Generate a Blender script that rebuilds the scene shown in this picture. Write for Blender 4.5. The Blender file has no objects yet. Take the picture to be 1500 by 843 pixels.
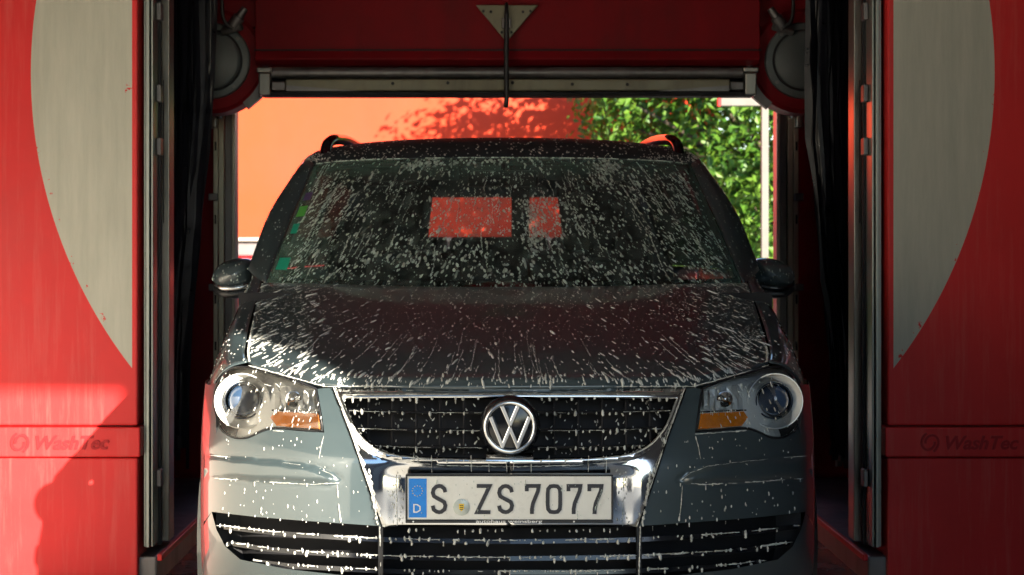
import bpy, bmesh, math, random
from mathutils import Vector, Matrix, geometry
random.seed(7)
R = math.radians
scene = bpy.context.scene
col = scene.collection

# ------------------------------------------------------------------ camera, sky, sun, exposure
F, VX, VY, CAMZ = 2570.0, 710.0, 364.0, 1.16          # focal length and vanishing point in photo pixels
cam_d = bpy.data.cameras.new('camera')
cam_d.sensor_width = 36.0
cam_d.lens = 36.0 * F / 1500.0
cam_d.shift_x = (750 - VX) / 1500.0
cam_d.shift_y = (VY - 421.5) / 1500.0
cam_d.clip_start, cam_d.clip_end = 0.05, 2000
cam_d.dof.use_dof = True
cam_d.dof.focus_distance = 4.9
cam_d.dof.aperture_fstop = 6.3
cam = bpy.data.objects.new('camera', cam_d)
cam.location = (0, 0, CAMZ)
cam.rotation_euler = (R(90), 0, 0)
col.objects.link(cam)
scene.camera = cam

SUN = Vector((-0.65, 1.0, -0.37)).normalized()       # direction the light travels
world = bpy.data.worlds.new('World')
scene.world = world
world.use_nodes = True
wn = world.node_tree
sky = wn.nodes.new('ShaderNodeTexSky')
sky.sky_type = 'NISHITA'
sky.sun_disc = False
sky.sun_elevation = math.asin(-SUN.z)
sky.sun_rotation = math.atan2(-SUN.x, -SUN.y)
sky.air_density = 1.0
sky.dust_density = 0.2
sky.ozone_density = 2.0
wn.links.new(sky.outputs['Color'], wn.nodes['Background'].inputs['Color'])
wn.nodes['Background'].inputs['Strength'].default_value = 0.075
sun_d = bpy.data.lights.new('sun', 'SUN')
sun_d.energy = 4.5
sun_d.angle = R(0.5)
sun_d.color = (1.0, 0.90, 0.74)
sun = bpy.data.objects.new('sun', sun_d)
sun.location = (8, -12, 8)
sun.rotation_euler = SUN.to_track_quat('-Z', 'Y').to_euler()
col.objects.link(sun)
vs = scene.view_settings
vs.view_transform = 'Standard'
vs.look = 'None'
vs.exposure = 2.45
vs.gamma = 1.0
scene.cycles.use_denoising = True
scene.cycles.max_bounces = 10
scene.cycles.transparent_max_bounces = 16
scene.cycles.caustics_reflective = False
scene.cycles.caustics_refractive = False

# ------------------------------------------------------------------ materials
def nodes_of(name):
    m = bpy.data.materials.new(name)
    m.use_nodes = True
    return m, m.node_tree, m.node_tree.nodes['Principled BSDF']

def N_(nt, kind, **kw):
    n = nt.nodes.new(kind)
    for k, v in kw.items():
        if k in n.inputs.keys():
            n.inputs[k].default_value = v
        else:
            setattr(n, k, v)
    return n

def ramp(nt, src, p0, c0, p1, c1):
    r = nt.nodes.new('ShaderNodeValToRGB')
    r.color_ramp.elements[0].position = p0
    r.color_ramp.elements[0].color = c0
    r.color_ramp.elements[1].position = p1
    r.color_ramp.elements[1].color = c1
    nt.links.new(src, r.inputs['Fac'])
    return r

def g(v):
    return (v, v, v, 1)

def mixc(nt, fac, a, b, blend='MIX'):
    n = nt.nodes.new('ShaderNodeMix')
    n.data_type = 'RGBA'
    n.blend_type = blend
    for sock, v in ((n.inputs['Factor'], fac), (n.inputs['A'], a), (n.inputs['B'], b)):
        if hasattr(v, 'is_linked'):
            nt.links.new(v, sock)
        else:
            sock.default_value = v
    return n.outputs['Result']

def M(name, c, rough=0.5, metal=0.0, coat=0.0, var=0.25, scale=6.0, stretch=(1, 1, 1), bump=0.0,
      rvar=0.12, dirt=None, dirt_amt=0.5, spec=0.5, lime=0.0):
    m, nt, b = nodes_of(name)
    tc = nt.nodes.new('ShaderNodeTexCoord')
    mp = nt.nodes.new('ShaderNodeMapping')
    mp.inputs['Scale'].default_value = stretch
    nt.links.new(tc.outputs['Object'], mp.inputs['Vector'])
    nz = N_(nt, 'ShaderNodeTexNoise', Scale=scale, Detail=6.0, Roughness=0.62)
    nt.links.new(mp.outputs['Vector'], nz.inputs['Vector'])
    lo = tuple(x * (1 - var) for x in c) + (1,)
    hi = tuple(min(1, x * (1 + var)) for x in c) + (1,)
    cr_ = ramp(nt, nz.outputs['Fac'], 0.3, lo, 0.7, hi)
    out = cr_.outputs['Color']
    if dirt:
        n2 = N_(nt, 'ShaderNodeTexNoise', Scale=scale * 0.45, Detail=8.0, Roughness=0.7)
        mp2 = nt.nodes.new('ShaderNodeMapping')
        mp2.inputs['Scale'].default_value = (2.2, 2.2, 0.35)
        nt.links.new(tc.outputs['Object'], mp2.inputs['Vector'])
        nt.links.new(mp2.outputs['Vector'], n2.inputs['Vector'])
        f = ramp(nt, n2.outputs['Fac'], 0.5, g(0), 0.75, g(dirt_amt))
        out = mixc(nt, f.outputs['Color'], out, dirt + (1,))
    if lime:
        mp3 = nt.nodes.new('ShaderNodeMapping')
        mp3.inputs['Scale'].default_value = (14, 14, 0.9)
        nt.links.new(tc.outputs['Object'], mp3.inputs['Vector'])
        n3 = N_(nt, 'ShaderNodeTexNoise', Scale=2.0, Detail=9.0, Roughness=0.72)
        nt.links.new(mp3.outputs['Vector'], n3.inputs['Vector'])
        f3 = ramp(nt, n3.outputs['Fac'], 0.50, g(0), 0.80, g(lime))
        out = mixc(nt, f3.outputs['Color'], out, (0.55, 0.42, 0.36, 1))
    nt.links.new(out, b.inputs['Base Color'])
    rr = ramp(nt, nz.outputs['Fac'], 0.3, g(max(0.02, rough - rvar)), 0.7, g(min(1, rough + rvar)))
    nt.links.new(rr.outputs['Color'], b.inputs['Roughness'])
    b.inputs['Metallic'].default_value = metal
    b.inputs['Coat Weight'].default_value = coat
    b.inputs['Coat Roughness'].default_value = 0.05
    b.inputs['Specular IOR Level'].default_value = spec
    if bump:
        bp = N_(nt, 'ShaderNodeBump', Strength=bump, Distance=0.01)
        nf = N_(nt, 'ShaderNodeTexNoise', Scale=scale * 9, Detail=4.0)
        nt.links.new(mp.outputs['Vector'], nf.inputs['Vector'])
        nt.links.new(nf.outputs['Fac'], bp.inputs['Height'])
        nt.links.new(bp.outputs['Normal'], b.inputs['Normal'])
    return m

MAT = {}
MAT['paint'] = M('car_paint', (0.046, 0.067, 0.076), 0.34, 0.15, 0.9, var=0.06, scale=3, rvar=0.05, bump=0.01)
MAT['soapy_paint'] = M('soapy_paint', (0.030, 0.038, 0.046), 0.7, 0.0, 0.0, var=0.2, scale=30, spec=0.15)
MAT['black_plastic'] = M('black_plastic', (0.012, 0.013, 0.016), 0.42, var=0.3, scale=20)
MAT['gloss_black'] = M('gloss_black', (0.008, 0.009, 0.012), 0.12, var=0.2, rvar=0.05)
MAT['projector'] = M('projector_glass', (0.03, 0.06, 0.12), 0.06, var=0.1, rvar=0.03, coat=1.0)  # blue base colour stands in for the sky reflected in the lens
MAT['rubber'] = M('rubber', (0.012, 0.012, 0.013), 0.75, var=0.3, scale=30, bump=0.2)
MAT['chrome'] = M('chrome', (0.62, 0.64, 0.66), 0.09, 1.0, var=0.05, rvar=0.05)
MAT['satin_chrome'] = M('satin_chrome', (0.55, 0.57, 0.58), 0.22, 1.0, var=0.08, scale=30)
MAT['reflector'] = M('reflector', (0.90, 0.90, 0.88), 0.30, 0.1, var=0.05, rvar=0.08)
MAT['foam'] = M('soap_foam', (0.67, 0.68, 0.64), 0.55, var=0.05, scale=40, bump=0.25)
MAT['foam_thin'] = M('thin_soap_film', (0.58, 0.68, 0.63), 0.5, var=0.08, scale=40, bump=0.2)
MAT['foam_thin'].node_tree.nodes['Principled BSDF'].inputs['Alpha'].default_value = 0.62
def per_drop_alpha(m, lo, hi):
    nt = m.node_tree
    ge = nt.nodes.new('ShaderNodeNewGeometry')
    r = ramp(nt, ge.outputs['Random Per Island'], 0.0, g(lo), 1.0, g(hi))
    nt.links.new(r.outputs['Color'], nt.nodes['Principled BSDF'].inputs['Alpha'])
per_drop_alpha(MAT['foam_thin'], 0.22, 0.95)
per_drop_alpha(MAT['foam'], 0.45, 1.0)
MAT['amber'] = M('amber_lens', (1.0, 0.25, 0.008), 0.18, var=0.15, scale=60, rvar=0.08, coat=0.5)
MAT['steel'] = M('galvanised_steel', (0.24, 0.23, 0.21), 0.38, 0.75, var=0.2, scale=9, stretch=(1, 1, 0.25), dirt=(0.10, 0.07, 0.05), dirt_amt=0.6)
MAT['pale_steel'] = M('pale_beige_steel', (0.50, 0.47, 0.38), 0.4, 0.2, var=0.15, scale=9, stretch=(1, 1, 0.25), dirt=(0.2, 0.15, 0.1), dirt_amt=0.6)  # lighter and yellower than the other gantry steel
MAT['olive_steel'] = M('weathered_steel', (0.15, 0.135, 0.09), 0.45, 0.4, var=0.2, scale=9, dirt=(0.06, 0.05, 0.04), dirt_amt=0.6)
MAT['dull_steel'] = M('dull_steel', (0.16, 0.15, 0.15), 0.45, 0.6, var=0.25, scale=9, stretch=(1, 1, 0.2), dirt=(0.05, 0.04, 0.04), dirt_amt=0.6)
MAT['alu'] = M('anodised_aluminium', (0.25, 0.27, 0.25), 0.33, 0.7, var=0.15, scale=5, stretch=(3, 3, 0.2), dirt=(0.12, 0.12, 0.1))
MAT['dark'] = M('dark_interior', (0.010, 0.010, 0.013), 0.8, var=0.2)
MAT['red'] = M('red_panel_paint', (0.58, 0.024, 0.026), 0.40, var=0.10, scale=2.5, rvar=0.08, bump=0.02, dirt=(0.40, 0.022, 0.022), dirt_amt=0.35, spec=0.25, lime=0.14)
MAT['emboss'] = M('red_emboss', (0.33, 0.014, 0.018), 0.5, var=0.1, spec=0.2)
MAT['red_dark'] = M('darkened_red', (0.19, 0.006, 0.011), 0.55, var=0.2, scale=3, spec=0.12, dirt=(0.07, 0.012, 0.014), dirt_amt=0.6)  # panel red with gantry shade put into the colour; wall base reuses it
MAT['grey_plastic'] = M('grey_plastic', (0.075, 0.09, 0.095), 0.5, var=0.12, scale=7, dirt=(0.08, 0.08, 0.08))
MAT['bristle'] = M('bristle', (0.010, 0.010, 0.016), 0.38, var=0.4, scale=15)
MAT['concrete'] = M('concrete', (0.44, 0.42, 0.38), 0.75, var=0.22, scale=1.3, bump=0.25, dirt=(0.26, 0.25, 0.22))
MAT['wet_floor'] = M('wet_concrete', (0.05, 0.05, 0.052), 0.25, var=0.3, scale=3, bump=0.2)
MAT['asphalt'] = M('asphalt', (0.075, 0.075, 0.075), 0.8, var=0.25, scale=3, bump=0.3)
MAT['hall'] = M('hall_cladding', (0.30, 0.30, 0.29), 0.7, var=0.12, scale=2)
MAT['hall_bounce'] = M('bounce_wall_white', (0.78, 0.75, 0.68), 0.5, var=0.05, scale=2)  # kept pale so the added wall bounces sunlight
MAT['hall_soffit'] = M('hall_soffit', (0.20, 0.22, 0.24), 0.8, var=0.12, scale=2)
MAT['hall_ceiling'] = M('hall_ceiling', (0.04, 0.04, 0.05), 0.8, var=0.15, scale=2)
MAT['plate_white'] = M('plate_white', (0.72, 0.72, 0.68), 0.35, var=0.05, scale=20, dirt=(0.5, 0.48, 0.42), dirt_amt=0.3)
MAT['plate_blue'] = M('plate_blue', (0.004, 0.21, 0.70), 0.3, var=0.1, scale=20)
MAT['plate_black'] = M('plate_ink', (0.015, 0.016, 0.025), 0.4, var=0.1)
MAT['yellow'] = M('yellow_ink', (0.75, 0.50, 0.03), 0.4, var=0.1)
MAT['white_ink'] = M('white_ink', (0.75, 0.76, 0.76), 0.4, var=0.05)
MAT['seal'] = M('seal_silver', (0.45, 0.49, 0.46), 0.35, 0.3, var=0.1, scale=40)
MAT['seat'] = M('seat_fabric', (0.016, 0.017, 0.020), 0.9, var=0.25, scale=40)
MAT['wall_red'] = M('backdrop_red_render', (0.62, 0.040, 0.006), 0.8, var=0.10, scale=0.8, bump=0.1, dirt=(0.55, 0.030, 0.006), dirt_amt=0.4)
MAT['wall_grey'] = M('backdrop_grey', (0.16, 0.14, 0.14), 0.7, var=0.15)
MAT['wall_white'] = M('backdrop_white', (0.42, 0.38, 0.33), 0.6, var=0.1)
MAT['post_white'] = M('post_paint', (0.11, 0.10, 0.09), 0.5, var=0.12, dirt=(0.07, 0.06, 0.05))
MAT['bark'] = M('bark', (0.09, 0.065, 0.045), 0.9, var=0.4, scale=14, stretch=(1, 1, 0.25), bump=0.6)
MAT['sticker_green'] = M('sticker_green', (0.10, 0.42, 0.08), 0.5, var=0.1)
MAT['sticker_teal'] = M('sticker_teal', (0.01, 0.30, 0.20), 0.5, var=0.1)
MAT['sticker_violet'] = M('sticker_violet', (0.09, 0.06, 0.15), 0.5, var=0.1)
MAT['hose'] = M('black_hose', (0.012, 0.012, 0.014), 0.45, var=0.2)

def glass_mat(name, tint, film=0.0, film_scale=20.0, film_col=(0.22, 0.30, 0.27), rough=0.02, stretch=(1, 1, 1), gloss=None):
    m = bpy.data.materials.new(name)
    m.use_nodes = True
    nt = m.node_tree
    nt.nodes.clear()
    out = nt.nodes.new('ShaderNodeOutputMaterial')
    tr = N_(nt, 'ShaderNodeBsdfTransparent', Color=tint + (1,))
    gl = N_(nt, 'ShaderNodeBsdfGlossy', Color=(1, 1, 1, 1), Roughness=rough)
    fr = N_(nt, 'ShaderNodeFresnel', IOR=1.5)
    mx = nt.nodes.new('ShaderNodeMixShader')
    if gloss is None:
        nt.links.new(fr.outputs[0], mx.inputs[0])
    else:
        mx.inputs[0].default_value = gloss
    nt.links.new(tr.outputs[0], mx.inputs[1])
    nt.links.new(gl.outputs[0], mx.inputs[2])
    last = mx.outputs[0]
    if film > 0:
        tc = nt.nodes.new('ShaderNodeTexCoord')
        mp = nt.nodes.new('ShaderNodeMapping')
        mp.inputs['Scale'].default_value = stretch
        nt.links.new(tc.outputs['Object'], mp.inputs['Vector'])
        nz = N_(nt, 'ShaderNodeTexNoise', Scale=film_scale, Detail=5.0, Roughness=0.6, Distortion=0.6)
        nt.links.new(mp.outputs['Vector'], nz.inputs['Vector'])
        rp = ramp(nt, nz.outputs['Fac'], 0.42, g(film * 0.12), 0.70, g(film))
        df = N_(nt, 'ShaderNodeBsdfDiffuse', Color=film_col + (1,))
        m2 = nt.nodes.new('ShaderNodeMixShader')
        nt.links.new(rp.outputs['Color'], m2.inputs[0])
        nt.links.new(last, m2.inputs[1])
        nt.links.new(df.outputs[0], m2.inputs[2])
        last = m2.outputs[0]
    nt.links.new(last, out.inputs['Surface'])
    return m

MAT['windscreen'] = glass_mat('windscreen_glass', (0.92, 0.95, 0.93), film=0.34, film_scale=26, stretch=(1.0, 0.55, 0.55))
def glass_haze(m):
    # dried soap haze towards the sides and along the top edge of the pane
    nt = m.node_tree
    out = [n for n in nt.nodes if n.type == 'OUTPUT_MATERIAL'][0]
    last = out.inputs['Surface'].links[0].from_socket
    tc = nt.nodes.new('ShaderNodeTexCoord')
    sp = nt.nodes.new('ShaderNodeSeparateXYZ')
    nt.links.new(tc.outputs['Object'], sp.inputs[0])
    ab = nt.nodes.new('ShaderNodeMath'); ab.operation = 'ABSOLUTE'
    nt.links.new(sp.outputs['X'], ab.inputs[0])
    nz = N_(nt, 'ShaderNodeTexNoise', Scale=9.0, Detail=6.0, Roughness=0.7)
    nt.links.new(tc.outputs['Object'], nz.inputs['Vector'])
    ad = nt.nodes.new('ShaderNodeMath'); ad.operation = 'MULTIPLY_ADD'
    ad.inputs[1].default_value = 0.30
    nt.links.new(nz.outputs['Fac'], ad.inputs[0])
    nt.links.new(ab.outputs[0], ad.inputs[2])
    side = ramp(nt, ad.outputs[0], 0.70, g(0.0), 0.86, g(0.30))
    az = nt.nodes.new('ShaderNodeMath'); az.operation = 'MULTIPLY_ADD'
    az.inputs[1].default_value = 0.05
    nt.links.new(nz.outputs['Fac'], az.inputs[0])
    nt.links.new(sp.outputs['Z'], az.inputs[2])
    mr = nt.nodes.new('ShaderNodeMapRange')
    mr.inputs['From Min'].default_value = 1.430; mr.inputs['From Max'].default_value = 1.465
    mr.inputs['To Max'].default_value = 0.28
    nt.links.new(az.outputs[0], mr.inputs['Value'])
    mx = nt.nodes.new('ShaderNodeMath'); mx.operation = 'MAXIMUM'
    nt.links.new(side.outputs['Color'], mx.inputs[0])
    nt.links.new(mr.outputs[0], mx.inputs[1])
    df = N_(nt, 'ShaderNodeBsdfDiffuse', Color=(0.16, 0.30, 0.25, 1))
    ms = nt.nodes.new('ShaderNodeMixShader')
    nt.links.new(mx.outputs[0], ms.inputs[0])
    nt.links.new(last, ms.inputs[1])
    nt.links.new(df.outputs[0], ms.inputs[2])
    nt.links.new(ms.outputs[0], out.inputs['Surface'])
glass_haze(MAT['windscreen'])
MAT['side_glass'] = glass_mat('side_glass', (0.006, 0.008, 0.008), gloss=0.05)
MAT['rear_glass'] = glass_mat('rear_glass', (0.96, 0.96, 0.96))
MAT['lens'] = glass_mat('lens_cover', (0.98, 0.98, 0.97), film=0.05, film_scale=34, film_col=(0.6, 0.6, 0.55))

def leaf_mat(name, dark, light):
    m = bpy.data.materials.new(name)
    m.use_nodes = True
    nt = m.node_tree
    nt.nodes.clear()
    out = nt.nodes.new('ShaderNodeOutputMaterial')
    ge = nt.nodes.new('ShaderNodeNewGeometry')
    rp = ramp(nt, ge.outputs['Random Per Island'], 0.0, dark + (1,), 1.0, light + (1,))
    df = nt.nodes.new('ShaderNodeBsdfPrincipled')
    df.inputs['Roughness'].default_value = 0.5
    nt.links.new(rp.outputs['Color'], df.inputs['Base Color'])
    tl = nt.nodes.new('ShaderNodeBsdfTranslucent')
    nt.links.new(rp.outputs['Color'], tl.inputs['Color'])
    mx = nt.nodes.new('ShaderNodeMixShader')
    mx.inputs[0].default_value = 0.4
    nt.links.new(df.outputs[0], mx.inputs[1])
    nt.links.new(tl.outputs[0], mx.inputs[2])
    nt.links.new(mx.outputs[0], out.inputs['Surface'])
    return m
MAT['leaf'] = leaf_mat('leaf_bright', (0.034, 0.120, 0.012), (0.125, 0.24, 0.020))
MAT['leaf_dark'] = leaf_mat('leaf_deep', (0.012, 0.036, 0.010), (0.045, 0.085, 0.015))

def circle_panel_mat():
    """red panel paint with one big pale disc printed over it, its edge chipped"""
    m = M('panel_print', (0.58, 0.024, 0.026), 0.40, var=0.10, scale=2.5, rvar=0.08, bump=0.02, dirt=(0.40, 0.022, 0.022), dirt_amt=0.35, spec=0.25, lime=0.14)
    nt = m.node_tree
    b = nt.nodes['Principled BSDF']
    src = b.inputs['Base Color'].links[0].from_socket
    tc = nt.nodes.new('ShaderNodeTexCoord')
    sx = nt.nodes.new('ShaderNodeSeparateXYZ')
    nt.links.new(tc.outputs['Object'], sx.inputs[0])
    def math_(op, a, b_=None):
        n = nt.nodes.new('ShaderNodeMath')
        n.operation = op
        for i, v in enumerate((a, b_)):
            if v is None:
                continue
            if hasattr(v, 'is_linked'):
                nt.links.new(v, n.inputs[i])
            else:
                n.inputs[i].default_value = v
        return n.outputs[0]
    dz = math_('SUBTRACT', sx.outputs['Z'], 1.76)
    r = math_('SQRT', math_('ADD', math_('MULTIPLY', sx.outputs['X'], sx.outputs['X']), math_('MULTIPLY', dz, dz)))
    nz = N_(nt, 'ShaderNodeTexNoise', Scale=22.0, Detail=6.0, Roughness=0.75)
    nt.links.new(tc.outputs['Object'], nz.inputs['Vector'])
    big = N_(nt, 'ShaderNodeTexNoise', Scale=2.2, Detail=2.0)
    nt.links.new(tc.outputs['Object'], big.inputs['Vector'])
    chip = math_('MULTIPLY', math_('GREATER_THAN', nz.outputs['Fac'], 0.60), math_('MULTIPLY', math_('GREATER_THAN', big.outputs['Fac'], 0.52), 0.022))
    inside = math_('LESS_THAN', math_('ADD', r, chip), 1.648)
    notrim = math_('GREATER_THAN', math_('ABSOLUTE', sx.outputs['X']), 1.302)
    # a few chips along the vertical edge
    nz3 = N_(nt, 'ShaderNodeTexNoise', Scale=9.0, Detail=7.0, Roughness=0.8)
    nt.links.new(tc.outputs['Object'], nz3.inputs['Vector'])
    edge = math_('LESS_THAN', math_('ABSOLUTE', sx.outputs['X']), 1.345)
    chip2 = math_('SUBTRACT', 1.0, math_('MULTIPLY', edge, math_('GREATER_THAN', nz3.outputs['Fac'], 0.655)))
    mask = math_('MULTIPLY', math_('MULTIPLY', inside, notrim), chip2)
    mp = nt.nodes.new('ShaderNodeMapping')
    mp.inputs['Scale'].default_value = (7, 7, 0.7)
    nt.links.new(tc.outputs['Object'], mp.inputs['Vector'])
    st = N_(nt, 'ShaderNodeTexNoise', Scale=3.0, Detail=8.0, Roughness=0.7)
    nt.links.new(mp.outputs['Vector'], st.inputs['Vector'])
    wc = ramp(nt, st.outputs['Fac'], 0.3, (0.36, 0.36, 0.31, 1), 0.7, (0.47, 0.46, 0.40, 1))
    res = mixc(nt, mask, src, wc.outputs['Color'])
    nt.links.new(res, b.inputs['Base Color'])
    return m
MAT['panel'] = circle_panel_mat()

# ------------------------------------------------------------------ mesh helpers
class MB:
    def __init__(self):
        self.v, self.f = [], []
    def add(self, vs, fs):
        o = len(self.v)
        self.v += [tuple(p) for p in vs]
        self.f += [tuple(i + o for i in f) for f in fs]
        return self
    def box(self, x0, x1, y0, y1, z0, z1):
        v = [(x, y, z) for z in (z0, z1) for y in (y0, y1) for x in (x0, x1)]
        return self.add(v, [(0, 2, 3, 1), (4, 5, 7, 6), (0, 1, 5, 4), (2, 6, 7, 3), (0, 4, 6, 2), (1, 3, 7, 5)])
    def prism_xz(self, poly, y0, y1):
        """extruded outline given as (x,z), running anticlockwise seen from -y"""
        n = len(poly)
        v = [(x, y0, z) for x, z in poly] + [(x, y1, z) for x, z in poly]
        f = [tuple(range(n)), tuple(range(2 * n - 1, n - 1, -1))]
        f += [(i, i + n, (i + 1) % n + n, (i + 1) % n) for i in range(n)]
        return self.add(v, f)
    def prism_yz(self, poly, x0, x1):
        n = len(poly)
        v = [(x0, y, z) for y, z in poly] + [(x1, y, z) for y, z in poly]
        f = [tuple(range(n)), tuple(range(2 * n - 1, n - 1, -1))]
        f += [(i, i + n, (i + 1) % n + n, (i + 1) % n) for i in range(n)]
        return self.add(v, f)
    def tube(self, path, r, n=10, caps=True):
        path = [Vector(p) for p in path]
        k = len(path)
        rs = r if isinstance(r, (list, tuple)) else [r] * k
        vs = []
        prev = None
        for i, p in enumerate(path):
            t = (path[min(i + 1, k - 1)] - path[max(i - 1, 0)]).normalized()
            if prev is None:
                a = Vector((0, 0, 1)) if abs(t.z) < 0.9 else Vector((1, 0, 0))
                u = t.cross(a).normalized()
            else:
                u = (prev - t * prev.dot(t)).normalized()
            prev = u
            w = t.cross(u)
            for j in range(n):
                a = 2 * math.pi * j / n
                vs.append(p + (u * math.cos(a) + w * math.sin(a)) * rs[i])
        fs = [(i * n + j, i * n + (j + 1) % n, (i + 1) * n + (j + 1) % n, (i + 1) * n + j) for i in range(k - 1) for j in range(n)]
        if caps:
            fs += [tuple(range(n - 1, -1, -1)), tuple((k - 1) * n + j for j in range(n))]
        return self.add(vs, fs)
    def lathe_y(self, c, prof, n=28, caps=True):
        """profile of (radius, y) spun round the y axis through c"""
        vs, fs = [], []
        for r, y in prof:
            for j in range(n):
                a = 2 * math.pi * j / n
                vs.append((c[0] + r * math.cos(a), c[1] + y, c[2] + r * math.sin(a)))
        for i in range(len(prof) - 1):
            for j in range(n):
                fs.append((i * n + j, i * n + (j + 1) % n, (i + 1) * n + (j + 1) % n, (i + 1) * n + j))
        if caps:
            fs.append(tuple(range(n - 1, -1, -1)))
            fs.append(tuple((len(prof) - 1) * n + j for j in range(n)))
        return self.add(vs, fs)
    def lathe_x(self, c, prof, n=32):
        vs, fs = [], []
        for r, x in prof:
            for j in range(n):
                a = 2 * math.pi * j / n
                vs.append((c[0] + x, c[1] + r * math.cos(a), c[2] + r * math.sin(a)))
        for i in range(len(prof) - 1):
            for j in range(n):
                fs.append((i * n + j, i * n + (j + 1) % n, (i + 1) * n + (j + 1) % n, (i + 1) * n + j))
        fs.append(tuple(range(n - 1, -1, -1)))
        fs.append(tuple((len(prof) - 1) * n + j for j in range(n)))
        return self.add(vs, fs)
    def stroke(self, pts, w, y0, y1, closed=False):
        """flat lettering stroke in the xz plane with mitred corners"""
        P = [Vector((p[0], p[1])) for p in pts]
        n = len(P)
        L, Rr = [], []
        for i in range(n):
            if closed:
                a, b = P[i - 1], P[(i + 1) % n]
            else:
                a, b = P[max(i - 1, 0)], P[min(i + 1, n - 1)]
            d1 = (P[i] - a).normalized() if (P[i] - a).length > 1e-9 else (b - P[i]).normalized()
            d2 = (b - P[i]).normalized() if (b - P[i]).length > 1e-9 else d1
            t = (d1 + d2)
            t = t.normalized() if t.length > 1e-6 else d1
            nn = Vector((-t.y, t.x))
            k = 1.0 / max(0.42, abs(nn.dot(Vector((-d1.y, d1.x)))))
            L.append(P[i] + nn * w * 0.5 * k)
            Rr.append(P[i] - nn * w * 0.5 * k)
        m = n if closed else n - 1
        vs = []
        for i in range(n):
            vs += [(L[i].x, y0, L[i].y), (Rr[i].x, y0, Rr[i].y), (Rr[i].x, y1, Rr[i].y), (L[i].x, y1, L[i].y)]
        fs = []
        for i in range(m):
            a, b = i * 4, ((i + 1) % n) * 4
            for q in range(4):
                fs.append((a + q, b + q, b + (q + 1) % 4, a + (q + 1) % 4))
        if not closed:
            fs += [(0, 1, 2, 3), tuple((n - 1) * 4 + q for q in (3, 2, 1, 0))]
        return self.add(vs, fs)
    def grid(self, rows, flip=False):
        nr, nc = len(rows), len(rows[0])
        vs = [p for r in rows for p in r]
        fs = []
        for i in range(nr - 1):
            for j in range(nc - 1):
                q = (i * nc + j, i * nc + j + 1, (i + 1) * nc + j + 1, (i + 1) * nc + j)
                fs.append(q[::-1] if flip else q)
        return self.add(vs, fs)
    def mirrored(self):
        m = MB()
        m.v = [(-x, y, z) for x, y, z in self.v]
        m.f = [f[::-1] for f in self.f]
        return m
    def both(self):
        m = MB()
        m.add(self.v, self.f)
        q = self.mirrored()
        m.add(q.v, q.f)
        return m
    def build(self, name, mat, parent=None, smooth=False, bevel=0.0, solid=0.0, fix=True, angle=None, seg=2):
        me = bpy.data.meshes.new(name)
        me.from_pydata(self.v, [], self.f)
        if fix:
            bm = bmesh.new()
            bm.from_mesh(me)
            bmesh.ops.remove_doubles(bm, verts=bm.verts, dist=1e-5)
            bmesh.ops.recalc_face_normals(bm, faces=bm.faces)
            bm.to_mesh(me)
            bm.free()
        me.materials.append(MAT[mat] if isinstance(mat, str) else mat)
        if smooth:
            me.polygons.foreach_set('use_smooth', [True] * len(me.polygons))
        o = bpy.data.objects.new(name, me)
        col.objects.link(o)
        if angle:
            try:
                me.set_sharp_from_angle(angle=R(angle))
            except Exception:
                pass
        if solid:
            s = o.modifiers.new('thickness', 'SOLIDIFY')
            s.thickness = solid
            s.offset = -1
        if bevel:
            s = o.modifiers.new('edge', 'BEVEL')
            s.width = bevel
            s.segments = seg
            s.limit_method = 'ANGLE'
            s.angle_limit = R(40)
        if parent is not None:
            o.parent = parent
        return o

def tag(o, label=None, cat=None, group=None, kind=None):
    for k, v in (('label', label), ('category', cat), ('group', group), ('kind', kind)):
        if v:
            o[k] = v
    return o

def empty(name, loc):
    o = bpy.data.objects.new(name, None)
    o.location = loc
    o.empty_display_size = 0.2
    col.objects.link(o)
    return o

def text_mb(body, size, bold=0.0, shear=0.0, depth=0.004):
    """lettering in the xz plane facing -y, left-bottom at the origin"""
    cu = bpy.data.curves.new('lettering', 'FONT')
    cu.body = body
    cu.size = size
    cu.offset = bold
    cu.shear = shear
    cu.extrude = depth * 0.5
    cu.resolution_u = 3
    o = bpy.data.objects.new('lettering', cu)
    col.objects.link(o)
    dg = bpy.context.evaluated_depsgraph_get()
    me = bpy.data.meshes.new_from_object(o.evaluated_get(dg))
    mb = MB().add([(v.co.x, -v.co.z, v.co.y) for v in me.vertices], [tuple(p.vertices) for p in me.polygons])
    bpy.data.objects.remove(o)
    bpy.data.curves.remove(cu)
    bpy.data.meshes.remove(me)
    return mb

def moved(mb, d, sc=1.0):
    m = MB()
    m.v = [(x * sc + d[0], y * sc + d[1], z * sc + d[2]) for x, y, z in mb.v]
    m.f = list(mb.f)
    return m

def cr(pts, t):
    """Catmull-Rom through pts (Vectors) at t in 0..len-1"""
    n = len(pts)
    i = min(int(t), n - 2)
    u = t - i
    p1, p2 = pts[i], pts[i + 1]
    p0 = pts[i - 1] if i > 0 else p1 * 2 - p2
    p3 = pts[i + 2] if i + 2 < n else p2 * 2 - p1
    return 0.5 * ((2 * p1) + (p2 - p0) * u + (2 * p0 - 5 * p1 + 4 * p2 - p3) * u * u + (3 * p1 - p0 - 3 * p2 + p3) * u ** 3)

def smooth_line(pts, n, closed=False):
    P = [Vector(p) for p in pts]
    if closed:
        k = len(P)
        ext = [P[-1]] + P + [P[0], P[1]]
        return [cr(ext, 1 + k * i / n) for i in range(n)]
    return [cr(P, (len(P) - 1) * i / n) for i in range(n + 1)]

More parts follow.
